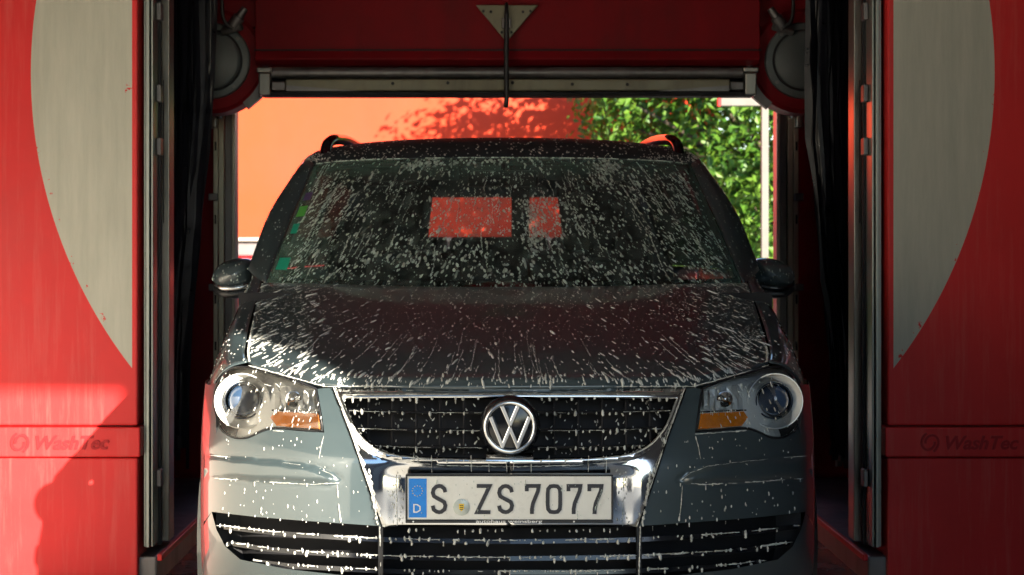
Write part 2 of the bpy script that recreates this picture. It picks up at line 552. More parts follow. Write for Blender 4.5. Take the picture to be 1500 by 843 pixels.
class Patch:
    def __init__(self, ctrl):
        self.c = [[Vector(p) for p in r] for r in ctrl]
    def at(self, u, v):
        """u across the columns 0..1, v along the rows 0..1"""
        nc, nr = len(self.c[0]), len(self.c)
        return cr([cr(r, u * (nc - 1)) for r in self.c], v * (nr - 1))
    def normal(self, u, v, e=0.004):
        du = self.at(min(1, u + e), v) - self.at(max(0, u - e), v)
        dv = self.at(u, min(1, v + e)) - self.at(u, max(0, v - e))
        return du.cross(dv).normalized()
    def grid(self, nu, nv, u0=0, u1=1, v0=0, v1=1):
        return [[self.at(u0 + (u1 - u0) * j / nu, v0 + (v1 - v0) * i / nv) for j in range(nu + 1)] for i in range(nv + 1)]

def sym(rows):
    """mirror control rows given for x>=0 (first entry at x=0)"""
    return [[(-x, y, z) for x, y, z in r[:0:-1]] + list(r) for r in rows]

def hermite(xs, ys):
    n = len(xs)
    m = []
    for i in range(n):
        if i == 0:
            m.append((ys[1] - ys[0]) / (xs[1] - xs[0]))
        elif i == n - 1:
            m.append((ys[-1] - ys[-2]) / (xs[-1] - xs[-2]))
        else:
            m.append((ys[i + 1] - ys[i - 1]) / (xs[i + 1] - xs[i - 1]))
    def f(x):
        if x <= xs[0]:
            return ys[0] + m[0] * (x - xs[0])
        if x >= xs[-1]:
            return ys[-1] + m[-1] * (x - xs[-1])
        for i in range(n - 1):
            if x <= xs[i + 1]:
                break
        h = xs[i + 1] - xs[i]
        t = (x - xs[i]) / h
        return ((2 * t ** 3 - 3 * t ** 2 + 1) * ys[i] + (t ** 3 - 2 * t ** 2 + t) * h * m[i]
                + (-2 * t ** 3 + 3 * t ** 2) * ys[i + 1] + (t ** 3 - t ** 2) * h * m[i + 1])
    return f

def inside(p, poly):
    x, y = p[0], p[1]
    c = False
    j = len(poly) - 1
    for i in range(len(poly)):
        xi, yi = poly[i][0], poly[i][1]
        xj, yj = poly[j][0], poly[j][1]
        if (yi > y) != (yj > y) and x < (xj - xi) * (y - yi) / (yj - yi) + xi:
            c = not c
        j = i
    return c

def dist_poly(p, poly):
    best = 1e9
    q = Vector((p[0], p[1]))
    for i in range(len(poly)):
        a = Vector((poly[i - 1][0], poly[i - 1][1]))
        b = Vector((poly[i][0], poly[i][1]))
        ab = b - a
        t = max(0, min(1, (q - a).dot(ab) / max(1e-9, ab.length_squared)))
        best = min(best, (q - a - ab * t).length)
    return best

# ================================================================== THE SETTING
gm = MB()
gm.add([(-300, -300, 0), (300, -300, 0), (300, 300, 0), (-300, 300, 0)], [(0, 1, 2, 3)])
tag(gm.build('ground', 'asphalt', fix=False), kind='structure')
tag(MB().add([(-2.4, -0.5, 0.004), (2.1, -0.5, 0.004), (2.1, 5.9, 0.004), (-2.4, 5.9, 0.004)], [(0, 1, 2, 3)]).build('wash_floor', 'concrete', fix=False), kind='structure')
tag(MB().add([(-2.4, 5.9, 0.004), (2.1, 5.9, 0.004), (2.1, 8.41, 0.004), (-2.4, 8.41, 0.004)], [(0, 1, 2, 3)]).build('wet_floor', 'wet_floor', fix=False), kind='structure')

tag(MB().add([(-14, 8.42, 0.004), (14, 8.42, 0.004), (14, 30, 0.004), (-14, 30, 0.004)], [(0, 1, 2, 3)]).build('bounce_pavement', 'concrete', fix=False), kind='structure')  # pale paving added to bounce sun into the red wall's shaded parts
# hall that shelters the gantry: the front corner of its side wall and its eaves throw the shade
hall = empty('wash_hall', (0, 3, 0))
# the side wall's corner stands at (2.1, 0.85) and the fascia's edge at y 0, height 2.94
tag(hall, 'grey open ended wash hall with flat roof over the gantry', 'building')
MB().box(2.10, 2.30, -2.15, 5.4, 0, 3.30).build('side_wall', 'hall_ceiling', hall)
MB().box(2.10, 2.30, -8.0, -2.155, 0, 1.10).build('light_block_wall', 'hall_ceiling', hall)  # unseen wall added to keep outdoor light off the right panel
MB().box(-3.0, 2.36, -2.14, 5.5, 3.302, 3.50).build('roof', 'hall_soffit', hall, bevel=0.02)
MB().box(-5.6, 6.0, -3.15, -2.145, 3.302, 3.50).build('canopy', 'hall_soffit', hall, bevel=0.02)
MB().box(-5.6, 6.0, -3.15, -3.0, 2.94, 3.300).build('fascia', 'hall', hall, bevel=0.01)
MB().box(-2.60, -2.40, -2.15, 5.4, 0, 3.30).build('side_wall', 'hall_bounce', hall)  # unseen pale wall added to bounce sun onto the left panel
for xx in (-5.4, 5.8):
    MB().box(xx - 0.1, xx + 0.1, -3.14, -3.01, 0, 2.938).build('post', 'steel', hall, bevel=0.01)

# unseen building added behind the camera to block sky and darken the right panel
sky_block = empty('sky_blocker', (-13.0, -10.0, 0))
tag(sky_block, 'unseen dark building added behind the camera to block sky light', 'building')
MB().box(-14, 12.6, -8, 0, 0, 5.2).build('wall', 'hall_ceiling', sky_block)
MB().box(-14.3, 12.9, -8.3, 0.3, 5.202, 5.5).build('roof', 'hall', sky_block)
for k in range(5):
    MB().box(-12 + 4.8 * k, -8.8 + 4.8 * k, 0.002, 0.05, 0.02, 3.4).build('blocker_door', 'grey_plastic', sky_block)

# ------------------------------------------------------------------ red wall beyond
wall = empty('red_wall', (-3.2, 18.0, 0))
tag(wall, 'sunlit orange red rendered wall with a pale ledge behind the wash', 'wall')
MB().box(-7, 5.6, 0, 0.3, 1.27, 4.6).build('upper_wall', 'wall_red', wall)
MB().box(-7, 5.6, -0.06, 0.3, 1.235, 1.268).build('ledge', 'wall_white', wall, bevel=0.004)
MB().box(-7, 5.6, 0.02, 0.3, 1.09, 1.233).build('band', 'wall_grey', wall)
MB().box(-7, 5.59, 0.0, 0.3, 0, 1.088).build('base', 'red_dark', wall)

# ------------------------------------------------------------------ trees
def leaf_cloud(mb, clumps, per, size):
    for (c, r) in clumps:
        for _ in range(per):
            d = Vector((random.gauss(0, 1), random.gauss(0, 1), random.gauss(0, 1)))
            d.normalize()
            p = Vector(c) + d * (r * random.random() ** 0.45)
            nrm = (d + Vector((random.uniform(-1, 1), random.uniform(-1, 1), random.uniform(-0.4, 1.2)))).normalized()
            a = nrm.cross(Vector((random.uniform(-1, 1), random.uniform(-1, 1), random.uniform(-1, 1)))).normalized()
            b = nrm.cross(a)
            s = size * random.uniform(0.6, 1.35)
            w = s * random.uniform(0.42, 0.6)
            fold = nrm * (s * 0.16)
            mb.add([p - a * s, p + b * w + fold, p + a * s * 0.25 - fold * 0.3, p - b * w + fold, p + a * s * 1.1],
                   [(0, 2, 1), (0, 3, 2), (1, 2, 4), (2, 3, 4)])

def tree(name, label, loc, h, rx, rz, zc, nclump, per, size, mat, group=None, trunk_r=0.12, cat='tree'):
    root = empty(name, loc)
    tag(root, label, cat, group)
    tk = MB()
    tk.tube([(0, 0, 0), (0.04, 0.02, zc * 0.35), (-0.03, 0.05, zc * 0.8), (0.05, 0, zc + rz * 0.3)], [trunk_r * 1.3, trunk_r, trunk_r * 0.8, trunk_r * 0.35], 9)
    clumps = []
    for i in range(nclump):
        while True:
            d = Vector((random.uniform(-1, 1), random.uniform(-1, 1), random.uniform(-1, 1)))
            if 0.35 < d.length < 1:
                break
        c = (d.x * rx, d.y * rx, zc + d.z * rz)
        clumps.append((c, random.uniform(0.26, 0.46) * min(rx, rz) * 0.62))
        if i % 5 == 0:
            tk.tube([(0, 0, zc * 0.55), (c[0] * 0.5, c[1] * 0.5, (zc * 0.7 + c[2]) * 0.5), c], [trunk_r * 0.5, trunk_r * 0.3, 0.012], 6)
    tk.build('trunk', 'bark', root, smooth=True)
    cm = MB()
    leaf_cloud(cm, clumps, per, size)
    cm.build('crown', mat, root, fix=False)
    return root

tree('leafy_tree', 'bright green broad leaved tree beside the red wall', (2.9, 15.4, 0), 4, 2.05, 1.9, 2.2, 260, 150, 0.046, 'leaf', trunk_r=0.10)
tree('leafy_tree', 'taller deep green tree standing farther back than the bright one', (4.8, 18.5, 0), 5, 2.9, 2.6, 2.9, 90, 120, 0.085, 'leaf_dark', trunk_r=0.16)
tree('leafy_shrub', 'low dense green shrub growing at the end of the red wall', (1.75, 16.3, 0), 3, 0.85, 1.0, 1.1, 42, 120, 0.055, 'leaf', trunk_r=0.05, cat='shrub')

# ------------------------------------------------------------------ white post with crossbeam
pr = empty('post_frame', (1.994, 12.5, 0))
tag(pr, 'pale square post carrying an overhanging crossbeam in front of the tree', 'post')
MB().box(-0.025, 0.025, -0.025, 0.025, 0, 2.170).build('post', 'post_white', pr, bevel=0.004)
MB().box(-0.316, 2.2, -0.035, 0.035, 2.172, 2.236).build('crossbeam', 'post_white', pr, bevel=0.004)
MB().box(-0.336, -0.318, -0.037, 0.037, 2.170, 2.238).build('end_cap', 'red', pr)
MB().box(2.10, 2.15, -0.025, 0.025, 0, 2.170).build('post', 'post_white', pr, bevel=0.004)

# ================================================================== WASH GANTRY
GX, GY = 0.096, 6.0
gan = empty('wash_gantry', (GX, GY, 0))
tag(gan, 'red roll over car wash gantry with a big pale disc printed across its panels', 'car wash')

def px_local(px, py, D, root):
    s = F / D
    return Vector(((px - VX) / s - root[0], D - root[1], CAMZ - (py - VY) / s - root[2]))
def gp(px, py, D):
    return px_local(px, py, D, (GX, GY, 0))

for sx in (-1, 1):
    def bx(mb, x0, x1, *a):
        x0, x1 = sorted((x0 * sx, x1 * sx))
        return mb.box(x0, x1, *a)
    bx(MB(), 1.283, 1.94, 0.0, 0.22, 0.553, 2.95).build('upper_panel', 'panel', gan, bevel=0.008, seg=3)
    bx(MB(), 1.283, 1.94, 0.002, 0.22, 0.03, 0.443).build('lower_panel', 'red', gan, bevel=0.008, seg=3)
    band = bx(MB(), 1.272, 1.945, -0.012, 0.215, 0.447, 0.549).build('name_band', 'red', gan, bevel=0.006, seg=3)
    bx(MB(), 1.30, 1.93, 0.02, 0.2, 0.44, 0.56).build('joint', 'dark', gan)
    # embossed swirl and lettering, pressed into the band
    x_l = gp(12, 0, 5.988).x if sx < 0 else gp(1345, 0, 5.988).x
    sw = MB()
    for k in (0, 1):
        pts = []
        for i in range(15):
            a = math.pi * k + R(-60) + R(250) * i / 14
            r = 0.036 - 0.019 * i / 14
            pts.append((x_l + 0.040 + math.cos(a) * r * 0.9 + math.sin(a) * r * 0.15, 0.497 + math.sin(a) * r))
        sw.stroke(pts, 0.0075, -0.0165, -0.0105)
    sw.build('swirl_mark', 'emboss', band)
    tx = text_mb('WashTec', 0.064, bold=0.0016, shear=0.28, depth=0.004)
    wid = max(v[0] for v in tx.v) - min(v[0] for v in tx.v)
    target_w = (152 - 44) / (F / 5.988) if sx < 0 else (1492 - 1385) / (F / 5.988)
    k = target_w / wid
    t2 = MB()
    t2.v = [(x * k + x_l + 0.083, y - 0.0135, z + 0.475) for x, y, z in tx.v]
    t2.f = tx.f
    t2.build('lettering', 'emboss', band, fix=False)
    # guide rail of the roller curtain: three aluminium fins
    for i, (a, b, yy) in enumerate(((1.272, 1.264, 0.05), (1.262, 1.250, 0.035), (1.247, 1.240, 0.05))):
        bx(MB(), a, b, yy, yy + 0.10, 0.13, 2.9).build('guide_rail', 'alu', gan, bevel=0.002)
    bx(MB(), 1.278, 1.232, 0.155, 0.165, 0.12, 2.9).build('rail_back', 'dark', gan)
    for zz in (1.985, 1.70, 1.515, 0.36):
        bx(MB(), 1.238, 1.222, 0.10, 0.15, zz - 0.03, zz + 0.03).build('rail_clamp', 'dull_steel', gan, bevel=0.003)
    # perforated column
    colm = MB()
    bx(colm, 1.292, 1.252, 0.27, 0.36, 0.115, 2.92)
    bx(colm, 1.2505, 1.222, 0.262, 0.36, 0.115, 2.92)
    cobj = colm.build('column', 'steel', gan, bevel=0.003)
    for zz, hh in ((1.915, 0.010), (1.70, 0.006), (1.10, 0.030), (0.62, 0.028), (0.30, 0.024)):
        bx(MB(), 1.262, 1.254, 0.2675, 0.272, zz - hh, zz + hh).build('slot', 'dark', cobj)
    bx(MB(), 1.2445, 1.2405, 0.2600, 0.265, 1.25, 1.76).build('slot', 'dark', cobj)
    # rear panel, rear pillar and base carriage
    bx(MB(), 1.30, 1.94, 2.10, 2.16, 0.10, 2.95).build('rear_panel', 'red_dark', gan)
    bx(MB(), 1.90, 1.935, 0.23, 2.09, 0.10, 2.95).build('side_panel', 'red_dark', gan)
    rp_ = MB()
    bx(rp_, 1.318, 1.297, 1.90, 2.0, 0.1, 1.86)
    bx(rp_, 1.2955, 1.272, 1.91, 2.0, 0.1, 1.86)
    rpo = rp_.build('rear_pillar', 'pale_steel', gan, bevel=0.003)
    bx(MB(), 1.270, 1.236, 1.93, 2.0, 0.1, 1.90).build('rear_channel', 'dull_steel', gan, bevel=0.003)
    bx(MB(), 1.2345, 1.219, 1.90, 2.0, 0.1, 1.90).build('rear_edge', 'pale_steel', gan, bevel=0.003)
    for zz in (1.62, 1.29, 0.93, 0.72):
        bx(MB(), 1.312, 1.304, 1.897, 1.902, zz - 0.02, zz + 0.02).build('slot', 'dark', rpo)
    for zz in (1.39, 0.985):
        bx(MB(), 1.335, 1.295, 1.862, 1.896, zz - 0.016, zz + 0.016).build('pillar_clamp', 'dull_steel', rpo, bevel=0.004)
    hd = MB()
    bx(hd, 1.35, 1.24, 1.86, 1.96, 1.862, 1.885)
    bx(hd, 1.33, 1.30, 1.85, 1.95, 1.70, 1.86)
    bx(hd, 1.295, 1.275, 1.84, 1.89, 1.74, 1.80)
    hd.build('pillar_head', 'steel', gan, bevel=0.006)
    MB().lathe_y((sx * 1.295, 1.83, 1.835), [(0.0, 0), (0.013, 0.0), (0.016, 0.006), (0.016, 0.03)], 14).build('bolt', 'chrome', gan, smooth=True, angle=40)
    base = MB()
    base.prism_yz([(0.03, 0), (2.15, 0), (2.15, 0.10), (0.03, 0.10)], sx * 1.92, sx * 1.222)
    base.build('base_carriage', 'dull_steel', gan, bevel=0.008)
    bx(MB(), 1.2215, 1.205, 0.03, 2.15, 0.085, 0.108).build('base_edge', 'red', gan, bevel=0.003)
    # hub of the rotating side brush, with its red end housing
    hc = (sx * 1.248, 1.40, 1.953)
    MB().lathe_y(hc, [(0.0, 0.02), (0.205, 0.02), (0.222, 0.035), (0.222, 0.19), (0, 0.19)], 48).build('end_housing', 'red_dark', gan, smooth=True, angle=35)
    hub = MB().lathe_y(hc, [(0.0, -0.012), (0.11, -0.012), (0.122, -0.004), (0.128, 0.004), (0.150, 0.004), (0.158, 0.008), (0.162, 0.018), (0.162, 0.03), (0, 0.03)], 48).build('hub_cover', 'grey_plastic', gan, smooth=True, angle=35)
    MB().lathe_y((hc[0], hc[1], hc[2]), [(0.118, -0.0035), (0.124, -0.006), (0.130, -0.0015), (0.130, 0.003), (0.118, 0.003)], 48).build('hub_groove', 'dark', hub, smooth=True)
    for k in range(4):
        a = R(40 + 90 * k)
        MB().lathe_y((hc[0] + 0.143 * math.cos(a), 1.398, hc[2] + 0.143 * math.sin(a)), [(0.0, 0), (0.008, 0), (0.008, 0.01)], 8).build('bolt', 'dull_steel', hub)
    # swivel bracket over the hub
    br = MB()
    br.tube([(sx * 1.16, 1.37, 2.085), (sx * 1.125, 1.36, 2.13)], 0.026, 12)
    br.tube([(sx * 1.125, 1.355, 2.13), (sx * 1.10, 1.35, 2.165)], [0.018, 0.014], 10)
    br.tube([(sx * 1.20, 1.385, 2.07), (sx * 1.115, 1.36, 2.09)], 0.016, 8)
    br.build('swivel_bracket', 'dull_steel', gan, smooth=True, angle=40)
    MB().tube(smooth_line([(sx * 1.24, 1.36, 2.42), (sx * 1.20, 1.34, 2.25), (sx * 1.19, 1.345, 2.12), (sx * 1.15, 1.35, 2.08)], 12), 0.008, 8).build('cable', 'hose', gan, smooth=True)
    MB().tube(smooth_line([(sx * 1.255, 1.62, 1.80), (sx * 1.20, 1.60, 1.755), (sx * 1.12, 1.58, 1.785), (sx * 1.065, 1.55, 1.86)], 14), 0.011, 8).build('cable', 'hose', gan, smooth=True)
    # side brush: limp black bristle strips hanging from a spindle
    bxc, byc = sx * 1.46, 0.92
    brush = MB().tube([(bxc, byc, 0.2), (bxc, byc, 2.9)], 0.05, 14).build('brush_spindle', 'dull_steel', gan, smooth=True, angle=40)
    bm_ = MB()
    for i in range(620):
        a = random.uniform(0, 2 * math.pi)
        rr = math.sqrt(random.random())
        off = random.uniform(-0.02, 0.02)
        w = random.uniform(0.006, 0.014)
        ztop, zbot = random.uniform(2.5, 2.9), random.uniform(0.28, 0.75)
        L, Rw = [], []
        ta = a + random.uniform(-0.6, 0.6)
        for kk in range(9):
            t = kk / 8
            z = ztop + (zbot - ztop) * t
            rad = (0.05 + 0.225 * rr) * (1.0 if z > 1.75 else 0.62 + 0.38 * max(0, (z - 0.7) / 1.05)) + 0.030 * math.sin(random.uniform(3.5, 6.5) * t + i)
            x, y = bxc + rad * math.cos(a + off * kk), byc + rad * math.sin(a + off * kk)
            L.append((x + w * math.cos(ta), y + w * math.sin(ta), z))
            Rw.append((x - w * math.cos(ta), y - w * math.sin(ta), z))
        bm_.grid([L, Rw])
    tag(bm_.build('bristles', 'bristle', brush, fix=False), kind='stuff')

MB().box(-1.94, 1.94, 0.0, 0.5, 2.955, 3.2).build('front_crossbeam', 'red', gan, bevel=0.02)
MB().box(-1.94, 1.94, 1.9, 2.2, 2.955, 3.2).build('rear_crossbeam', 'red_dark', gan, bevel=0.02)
# top dryer hood lowered between the hubs
dz = MB()
dz.prism_yz([(1.36, 1.985), (1.36, 2.75), (1.95, 2.75), (1.95, 2.0), (1.80, 1.93), (1.40, 1.93), (1.345, 1.95)], -1.06, 1.06)
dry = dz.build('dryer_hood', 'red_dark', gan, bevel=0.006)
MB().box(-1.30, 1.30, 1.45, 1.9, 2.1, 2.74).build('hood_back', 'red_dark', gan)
MB().box(-1.062, 1.062, 1.338, 1.3445, 1.987, 1.992).build('hood_seam', 'dark', dry)
MB().tube([(-0.99, 1.38, 1.898), (0.99, 1.38, 1.898)], 0.024, 16).build('dryer_pipe', 'dull_steel', gan, smooth=True, angle=40)
nb = MB()
nb.prism_xz([(-0.93, 1.868), (-0.93, 1.817), (0.93, 1.817), (0.93, 1.868)], 1.33, 1.42)
noz = nb.build('nozzle_bar', 'olive_steel', gan, bevel=0.006)
MB().prism_xz([(-0.925, 1.8165), (-0.925, 1.84), (-0.62, 1.8165)], 1.324, 1.329).build('wedge', 'dull_steel', noz)
MB().prism_xz([(0.62, 1.8165), (0.925, 1.84), (0.925, 1.8165)], 1.324, 1.329).build('wedge', 'dull_steel', noz)
for xx in (-0.48, -0.25, 0.02, 0.27, 0.50):
    MB().lathe_y((xx, 1.326, 1.852 - 0.008 * random.random()), [(0, 0), (0.007, 0), (0.007, 0.006)], 10).build('bolt', 'dark', noz)
MB().box(-1.03, 1.03, 1.345, 1.44, 1.797, 1.8145).build('nozzle_lip', 'dark', gan)
for sx in (-1, 1):
    eb = MB()
    x0, x1 = sorted((sx * 0.985, sx * 1.05))
    eb.box(x0, x1, 1.33, 1.40, 1.895, 1.918)
    eb.box(x0 + 0.008, x1 - 0.008, 1.335, 1.41, 1.80, 1.894)
    eb.build('nozzle_bracket', 'steel', gan, bevel=0.006)
    x0, x1 = sorted((sx * 0.931, sx * 0.99))
    MB().box(x0, x1, 1.35, 1.42, 1.822, 1.858).build('nozzle_end', 'dull_steel', gan, bevel=0.005)
    MB().prism_xz([(sx * 1.04, 1.80), (sx * 1.04, 1.87), (sx * 1.13, 1.79), (sx * 1.10, 1.75)][::sx], 1.43, 1.47).build('arm_plate', 'dull_steel', gan)
MB().box(-1.02, 1.02, 1.445, 1.46, 1.80, 1.929).build('nozzle_backing', 'dark', gan)
# triangular bracket with the hanging feeler rod
a, b_, c_ = gp(697, 8, 7.33), gp(788, 8, 7.33), gp(742, 57, 7.33)
tp = MB().prism_xz([(a.x, a.z), (c_.x - 0.012, c_.z), (c_.x + 0.012, c_.z), (b_.x, b_.z)], 1.325, 1.335).build('triangle_plate', 'olive_steel', gan, bevel=0.002)
for px, py in ((708, 17), (719, 18), (766, 18), (777, 17), (735, 48), (749, 48)):
    q = gp(px, py, 7.33)
    MB().lathe_y((q.x, 1.320, q.z), [(0, 0), (0.006, 0), (0.006, 0.006)], 8).build('bolt', 'dark', tp)
q0, q1 = gp(742, 4, 7.30), gp(741, 158, 7.30)
MB().tube([(q0.x, 1.30, q0.z), (q0.x, 1.30, q0.z - 0.06), (q0.x, 1.30, q1.z + 0.03), (q1.x, 1.30, q1.z + 0.004), (q1.x, 1.30, q1.z)], [0.006, 0.011, 0.011, 0.0105, 0.006], 10).build('feeler_rod', 'hose', gan, smooth=True)
MB().box(q0.x - 0.02, q0.x + 0.02, 1.302, 1.326, a.z - 0.10, a.z - 0.055).build('rod_holder', 'dull_steel', gan, bevel=0.004)

# ================================================================== THE CAR
KX, KY = 0.065, 4.5
car = empty('minivan', (KX, KY, 0))
tag(car, 'dark grey minivan covered in soap foam standing inside the wash', 'car')

nose = hermite([0, 0.3, 0.5, 0.62, 0.72, 0.80, 0.845], [-0.01, 0.003, 0.045, 0.105, 0.18, 0.275, 0.37])
prof = hermite([0.12, 0.20, 0.28, 0.36, 0.50, 0.60, 0.66, 0.72, 0.79, 0.845], [0.10, 0.05, 0.012, 0.0, 0.0, 0.008, 0.028, 0.052, 0.088, 0.155])
def NS(x, z):
    return nose(abs(x)) + prof(z)

def lift(px, py, off=0.0):
    """front-view measurement -> point of the car's nose surface, pushed back by off"""
    D = 4.65
    for _ in range(26):
        s = F / D
        x = (px - VX) / s - KX
        z = CAMZ - (py - VY) / s
        D += 0.6 * (KY + NS(x, z) + off - D)
    s = F / D
    return Vector(((px - VX) / s - KX, D - KY, CAMZ - (py - VY) / s))

def proj(p):
    s = F / (p[1] + KY)
    return ((p[0] + KX) * s + VX, VY - (p[2] - CAMZ) * s)

def cp(px, py, D):
    return px_local(px, py, D, (KX, KY, 0))

def resample(poly, step, closed=True):
    out = []
    n = len(poly)
    for i in range(n if closed else n - 1):
        a, b = Vector(poly[i][:2]), Vector(poly[(i + 1) % n][:2])
        k = max(1, int((b - a).length / step))
        out += [a + (b - a) * j / k for j in range(k)]
    if not closed:
        out.append(Vector(poly[-1][:2]))
    return out

def region(outer, step=6.0, off=0.0, holes=(), bump=None):
    """front-view outline -> triangulated curved panel on the nose surface"""
    outer = resample(outer, step)
    holes = [resample(h, step) for h in holes]
    pts = [p.copy() for p in outer]
    edges = [(i, (i + 1) % len(outer)) for i in range(len(outer))]
    for h in holes:
        o = len(pts)
        pts += h
        edges += [(o + i, o + (i + 1) % len(h)) for i in range(len(h))]
    xs = [p.x for p in outer]
    ys = [p.y for p in outer]
    y, r = min(ys) + step * 0.5, 0
    while y < max(ys):
        x = min(xs) + (step * 0.5 if r % 2 else 0)
        while x < max(xs):
            q = (x, y)
            if inside(q, outer) and not any(inside(q, h) for h in holes) and dist_poly(q, outer) > step * 0.45 and all(dist_poly(q, h) > step * 0.45 for h in holes):
                pts.append(Vector(q))
            x += step
        y += step * 0.87
        r += 1
    V, E, Fc = geometry.delaunay_2d_cdt(pts, edges, [], 0, 1e-4)[:3]
    mb = MB()
    vs = []
    for p in V:
        o = off + (bump(p.x, p.y) if bump else 0.0)
        vs.append(lift(p.x, p.y, o))
    fs = []
    for f in Fc:
        c = sum((V[i] for i in f), Vector((0, 0))) / len(f)
        if inside(c, outer) and not any(inside(c, h) for h in holes):
            a, b, c3 = (vs[i] for i in f)
            n = (b - a).cross(c3 - a)
            fs.append(tuple(f) if n.y < 0 else tuple(f)[::-1])
    mb.add(vs, fs)
    return mb

def clampc(mb):
    mb.v = [(min(0.0, x), y, z) for x, y, z in mb.v]
    return mb

def sstep(e0, e1, x):
    if e0 > e1:
        return 1 - sstep(e1, e0, x)
    t = max(0, min(1, (x - e0) / (e1 - e0)))
    return t * t * (3 - 2 * t)

CXP = 747.0
# outlines measured on one side, in photo pixels
V_LINE = [(486, 569), (498, 600), (515, 645), (535, 705), (558, 771)]
HEAD = [tuple(p)[:2] for p in smooth_line([(321, 557, 0), (336, 541, 0), (360, 538, 0), (395, 547, 0), (430, 557, 0), (463, 570, 0)], 15)] + \
       [(466, 588), (470, 611), (473, 632)] + \
       [tuple(p)[:2] for p in smooth_line([(473, 632, 0), (440, 630, 0), (405, 627, 0), (385, 631, 0), (362, 641, 0), (340, 640, 0), (323, 626, 0), (315, 600, 0), (315, 573, 0), (321, 557, 0)], 30)][1:-1]
INTAKE_TOP = [(310, 750), (370, 757), (430, 762), (500, 767), (558, 771), (650, 773), (CXP, 774)]
INTAKE_BOT = [(310, 750), (317, 776), (330, 801), (352, 820), (420, 834), (520, 845), (640, 850), (CXP, 851)]

def edge_px(z):
    x = -0.845
    return proj((x, NS(x, z), z))

# -- bumper skin (upper): body-coloured front between lamps, grille and intake
STRIP = [(300, 667), (400, 675), (455, 682), (480, 692), (497, 703), (485, 709), (400, 706), (300, 699)]
def strip_bump(x, y):
    d = dist_poly((x, y), STRIP)
    o = -0.017 * sstep(0, 6, d) if inside((x, y), STRIP) else 0.0
    # shallow groove that frames the strip
    if not inside((x, y), STRIP):
        o += 0.006 * (1 - sstep(0, 5, d))
    return o
hl_out = []
hi = HEAD.index(min(HEAD, key=lambda p: abs(p[0] - 321) + abs(p[1] - 557)))
lower_head = [p for p in HEAD[hi:] + HEAD[:hi]]
# walk from the outer top corner down the outside, along the bottom and up the inner edge
rev = lower_head[::-1]
walk = [p for p in rev]
cut = walk.index(min(walk, key=lambda p: abs(p[0] - 463) + abs(p[1] - 570)))
walk = walk[:cut + 1]
walk = [(p[0] + (2.0 if p[0] > 455 else (-1.5 if p[0] < 330 else 0)), p[1] + (2.0 if p[1] > 615 else 0)) for p in walk]
outer_up = [edge_px(z) for z in (0.40, 0.45, 0.50, 0.55, 0.60, 0.65, 0.70, 0.745, 0.775)]
bump_poly = V_LINE + INTAKE_TOP[:5][::-1][1:] + outer_up + walk + [(474, 569)]
bum = region(bump_poly, 5.0, 0.0, bump=strip_bump)
# lower lip under the intake
lip_poly = INTAKE_BOT + [proj((0, NS(0, 0.19), 0.19))] + [proj((x, NS(x, 0.19), 0.19)) for x in (-0.2, -0.4, -0.6, -0.75, -0.845)] + [edge_px(z) for z in (0.26, 0.33, 0.39)]
def lip_bump(x, y):
    d = dist_poly((x, y), INTAKE_BOT)
    return -0.012 * (1 - sstep(0, 22, d))
lip = clampc(region(lip_poly, 9.0, 0.0, bump=lip_bump))
bum.add(lip.v, lip.f)
# bumper cheek, round the corner to the wheel arch
cheek_tab = [(0.845, 0.37, 1.0), (0.870, 0.47, 0.7), (0.886, 0.60, 0.3), (0.890, 0.66, 0.15)]
rows = []
for i in range(13):
    z = 0.19 + (0.775 - 0.19) * i / 12
    row = []
    for j in range(9):
        q = cr([Vector(c) for c in cheek_tab], 3 * j / 8)
        shrink = 0.0 if z < 0.66 else 0.12 * (z - 0.66) * (j / 8.0)
        yy = q.y + prof(z) * q.z
        xx = -q.x + shrink
        # wheel arch: keep the rear edge in front of the tyre
        row.append(Vector((xx, min(yy, 0.87 - math.sqrt(max(0, 0.34 ** 2 - (z - 0.31) ** 2))) if z < 0.65 else yy, z)))
    rows.append(row)
bum.grid(rows, flip=True)
bumper = bum.both().build('bumper', 'paint', car, smooth=True)
# even normals round the corners, where the panel turns away
turn = hermite([0.70, 0.76, 0.80, 0.845, 0.87, 0.886, 0.893], [0.85, 1.25, 1.7, 2.7, 5.0, 11.0, 18.0])
nrm = []
for vv in bumper.data.vertices:
    ax = abs(vv.co.x)
    n = vv.normal.copy()
    if n.y > 0:
        n = -n
    k = sstep(0.72, 0.78, ax)
    if k > 0:
        dz_ = (prof(vv.co.z + 0.01) - prof(vv.co.z - 0.01)) / 0.02 * (1 - 0.8 * sstep(0.845, 0.88, ax))
        q = Vector((math.copysign(turn(ax), vv.co.x), -1.0, dz_)).normalized()
        if inside(proj((-ax, vv.co.y, vv.co.z)), STRIP) or dist_poly(proj((-ax, vv.co.y, vv.co.z)), STRIP) < 7:
            q = (q + n * 0.8).normalized()
        n = (n * (1 - k) + q * k).normalized()
    nrm.append(n)
bumper.data.normals_split_custom_set_from_vertices(nrm)

# -- bonnet
HOOD = Patch(sym([
    [(0, .068, .800), (.25, .082, .800), (.49, .158, .800), (.62, .285, .818), (.722, .375, .845)],
    [(0, .110, .832), (.25, .128, .832), (.505, .21, .832), (.635, .36, .852), (.742, .50, .870)],
    [(0, .34, .902), (.25, .35, .901), (.515, .41, .890), (.652, .54, .897), (.758, .68, .908)],
    [(0, .65, .978), (.26, .66, .976), (.53, .72, .968), (.672, .83, .968), (.775, .93, .972)],
    [(0, .95, 1.040), (.27, .97, 1.041), (.55, 1.06, 1.046), (.69, 1.15, 1.048), (.797, 1.25, 1.046)]]))
hm = MB()
hg = HOOD.grid(56, 34)
hm.grid(hg)
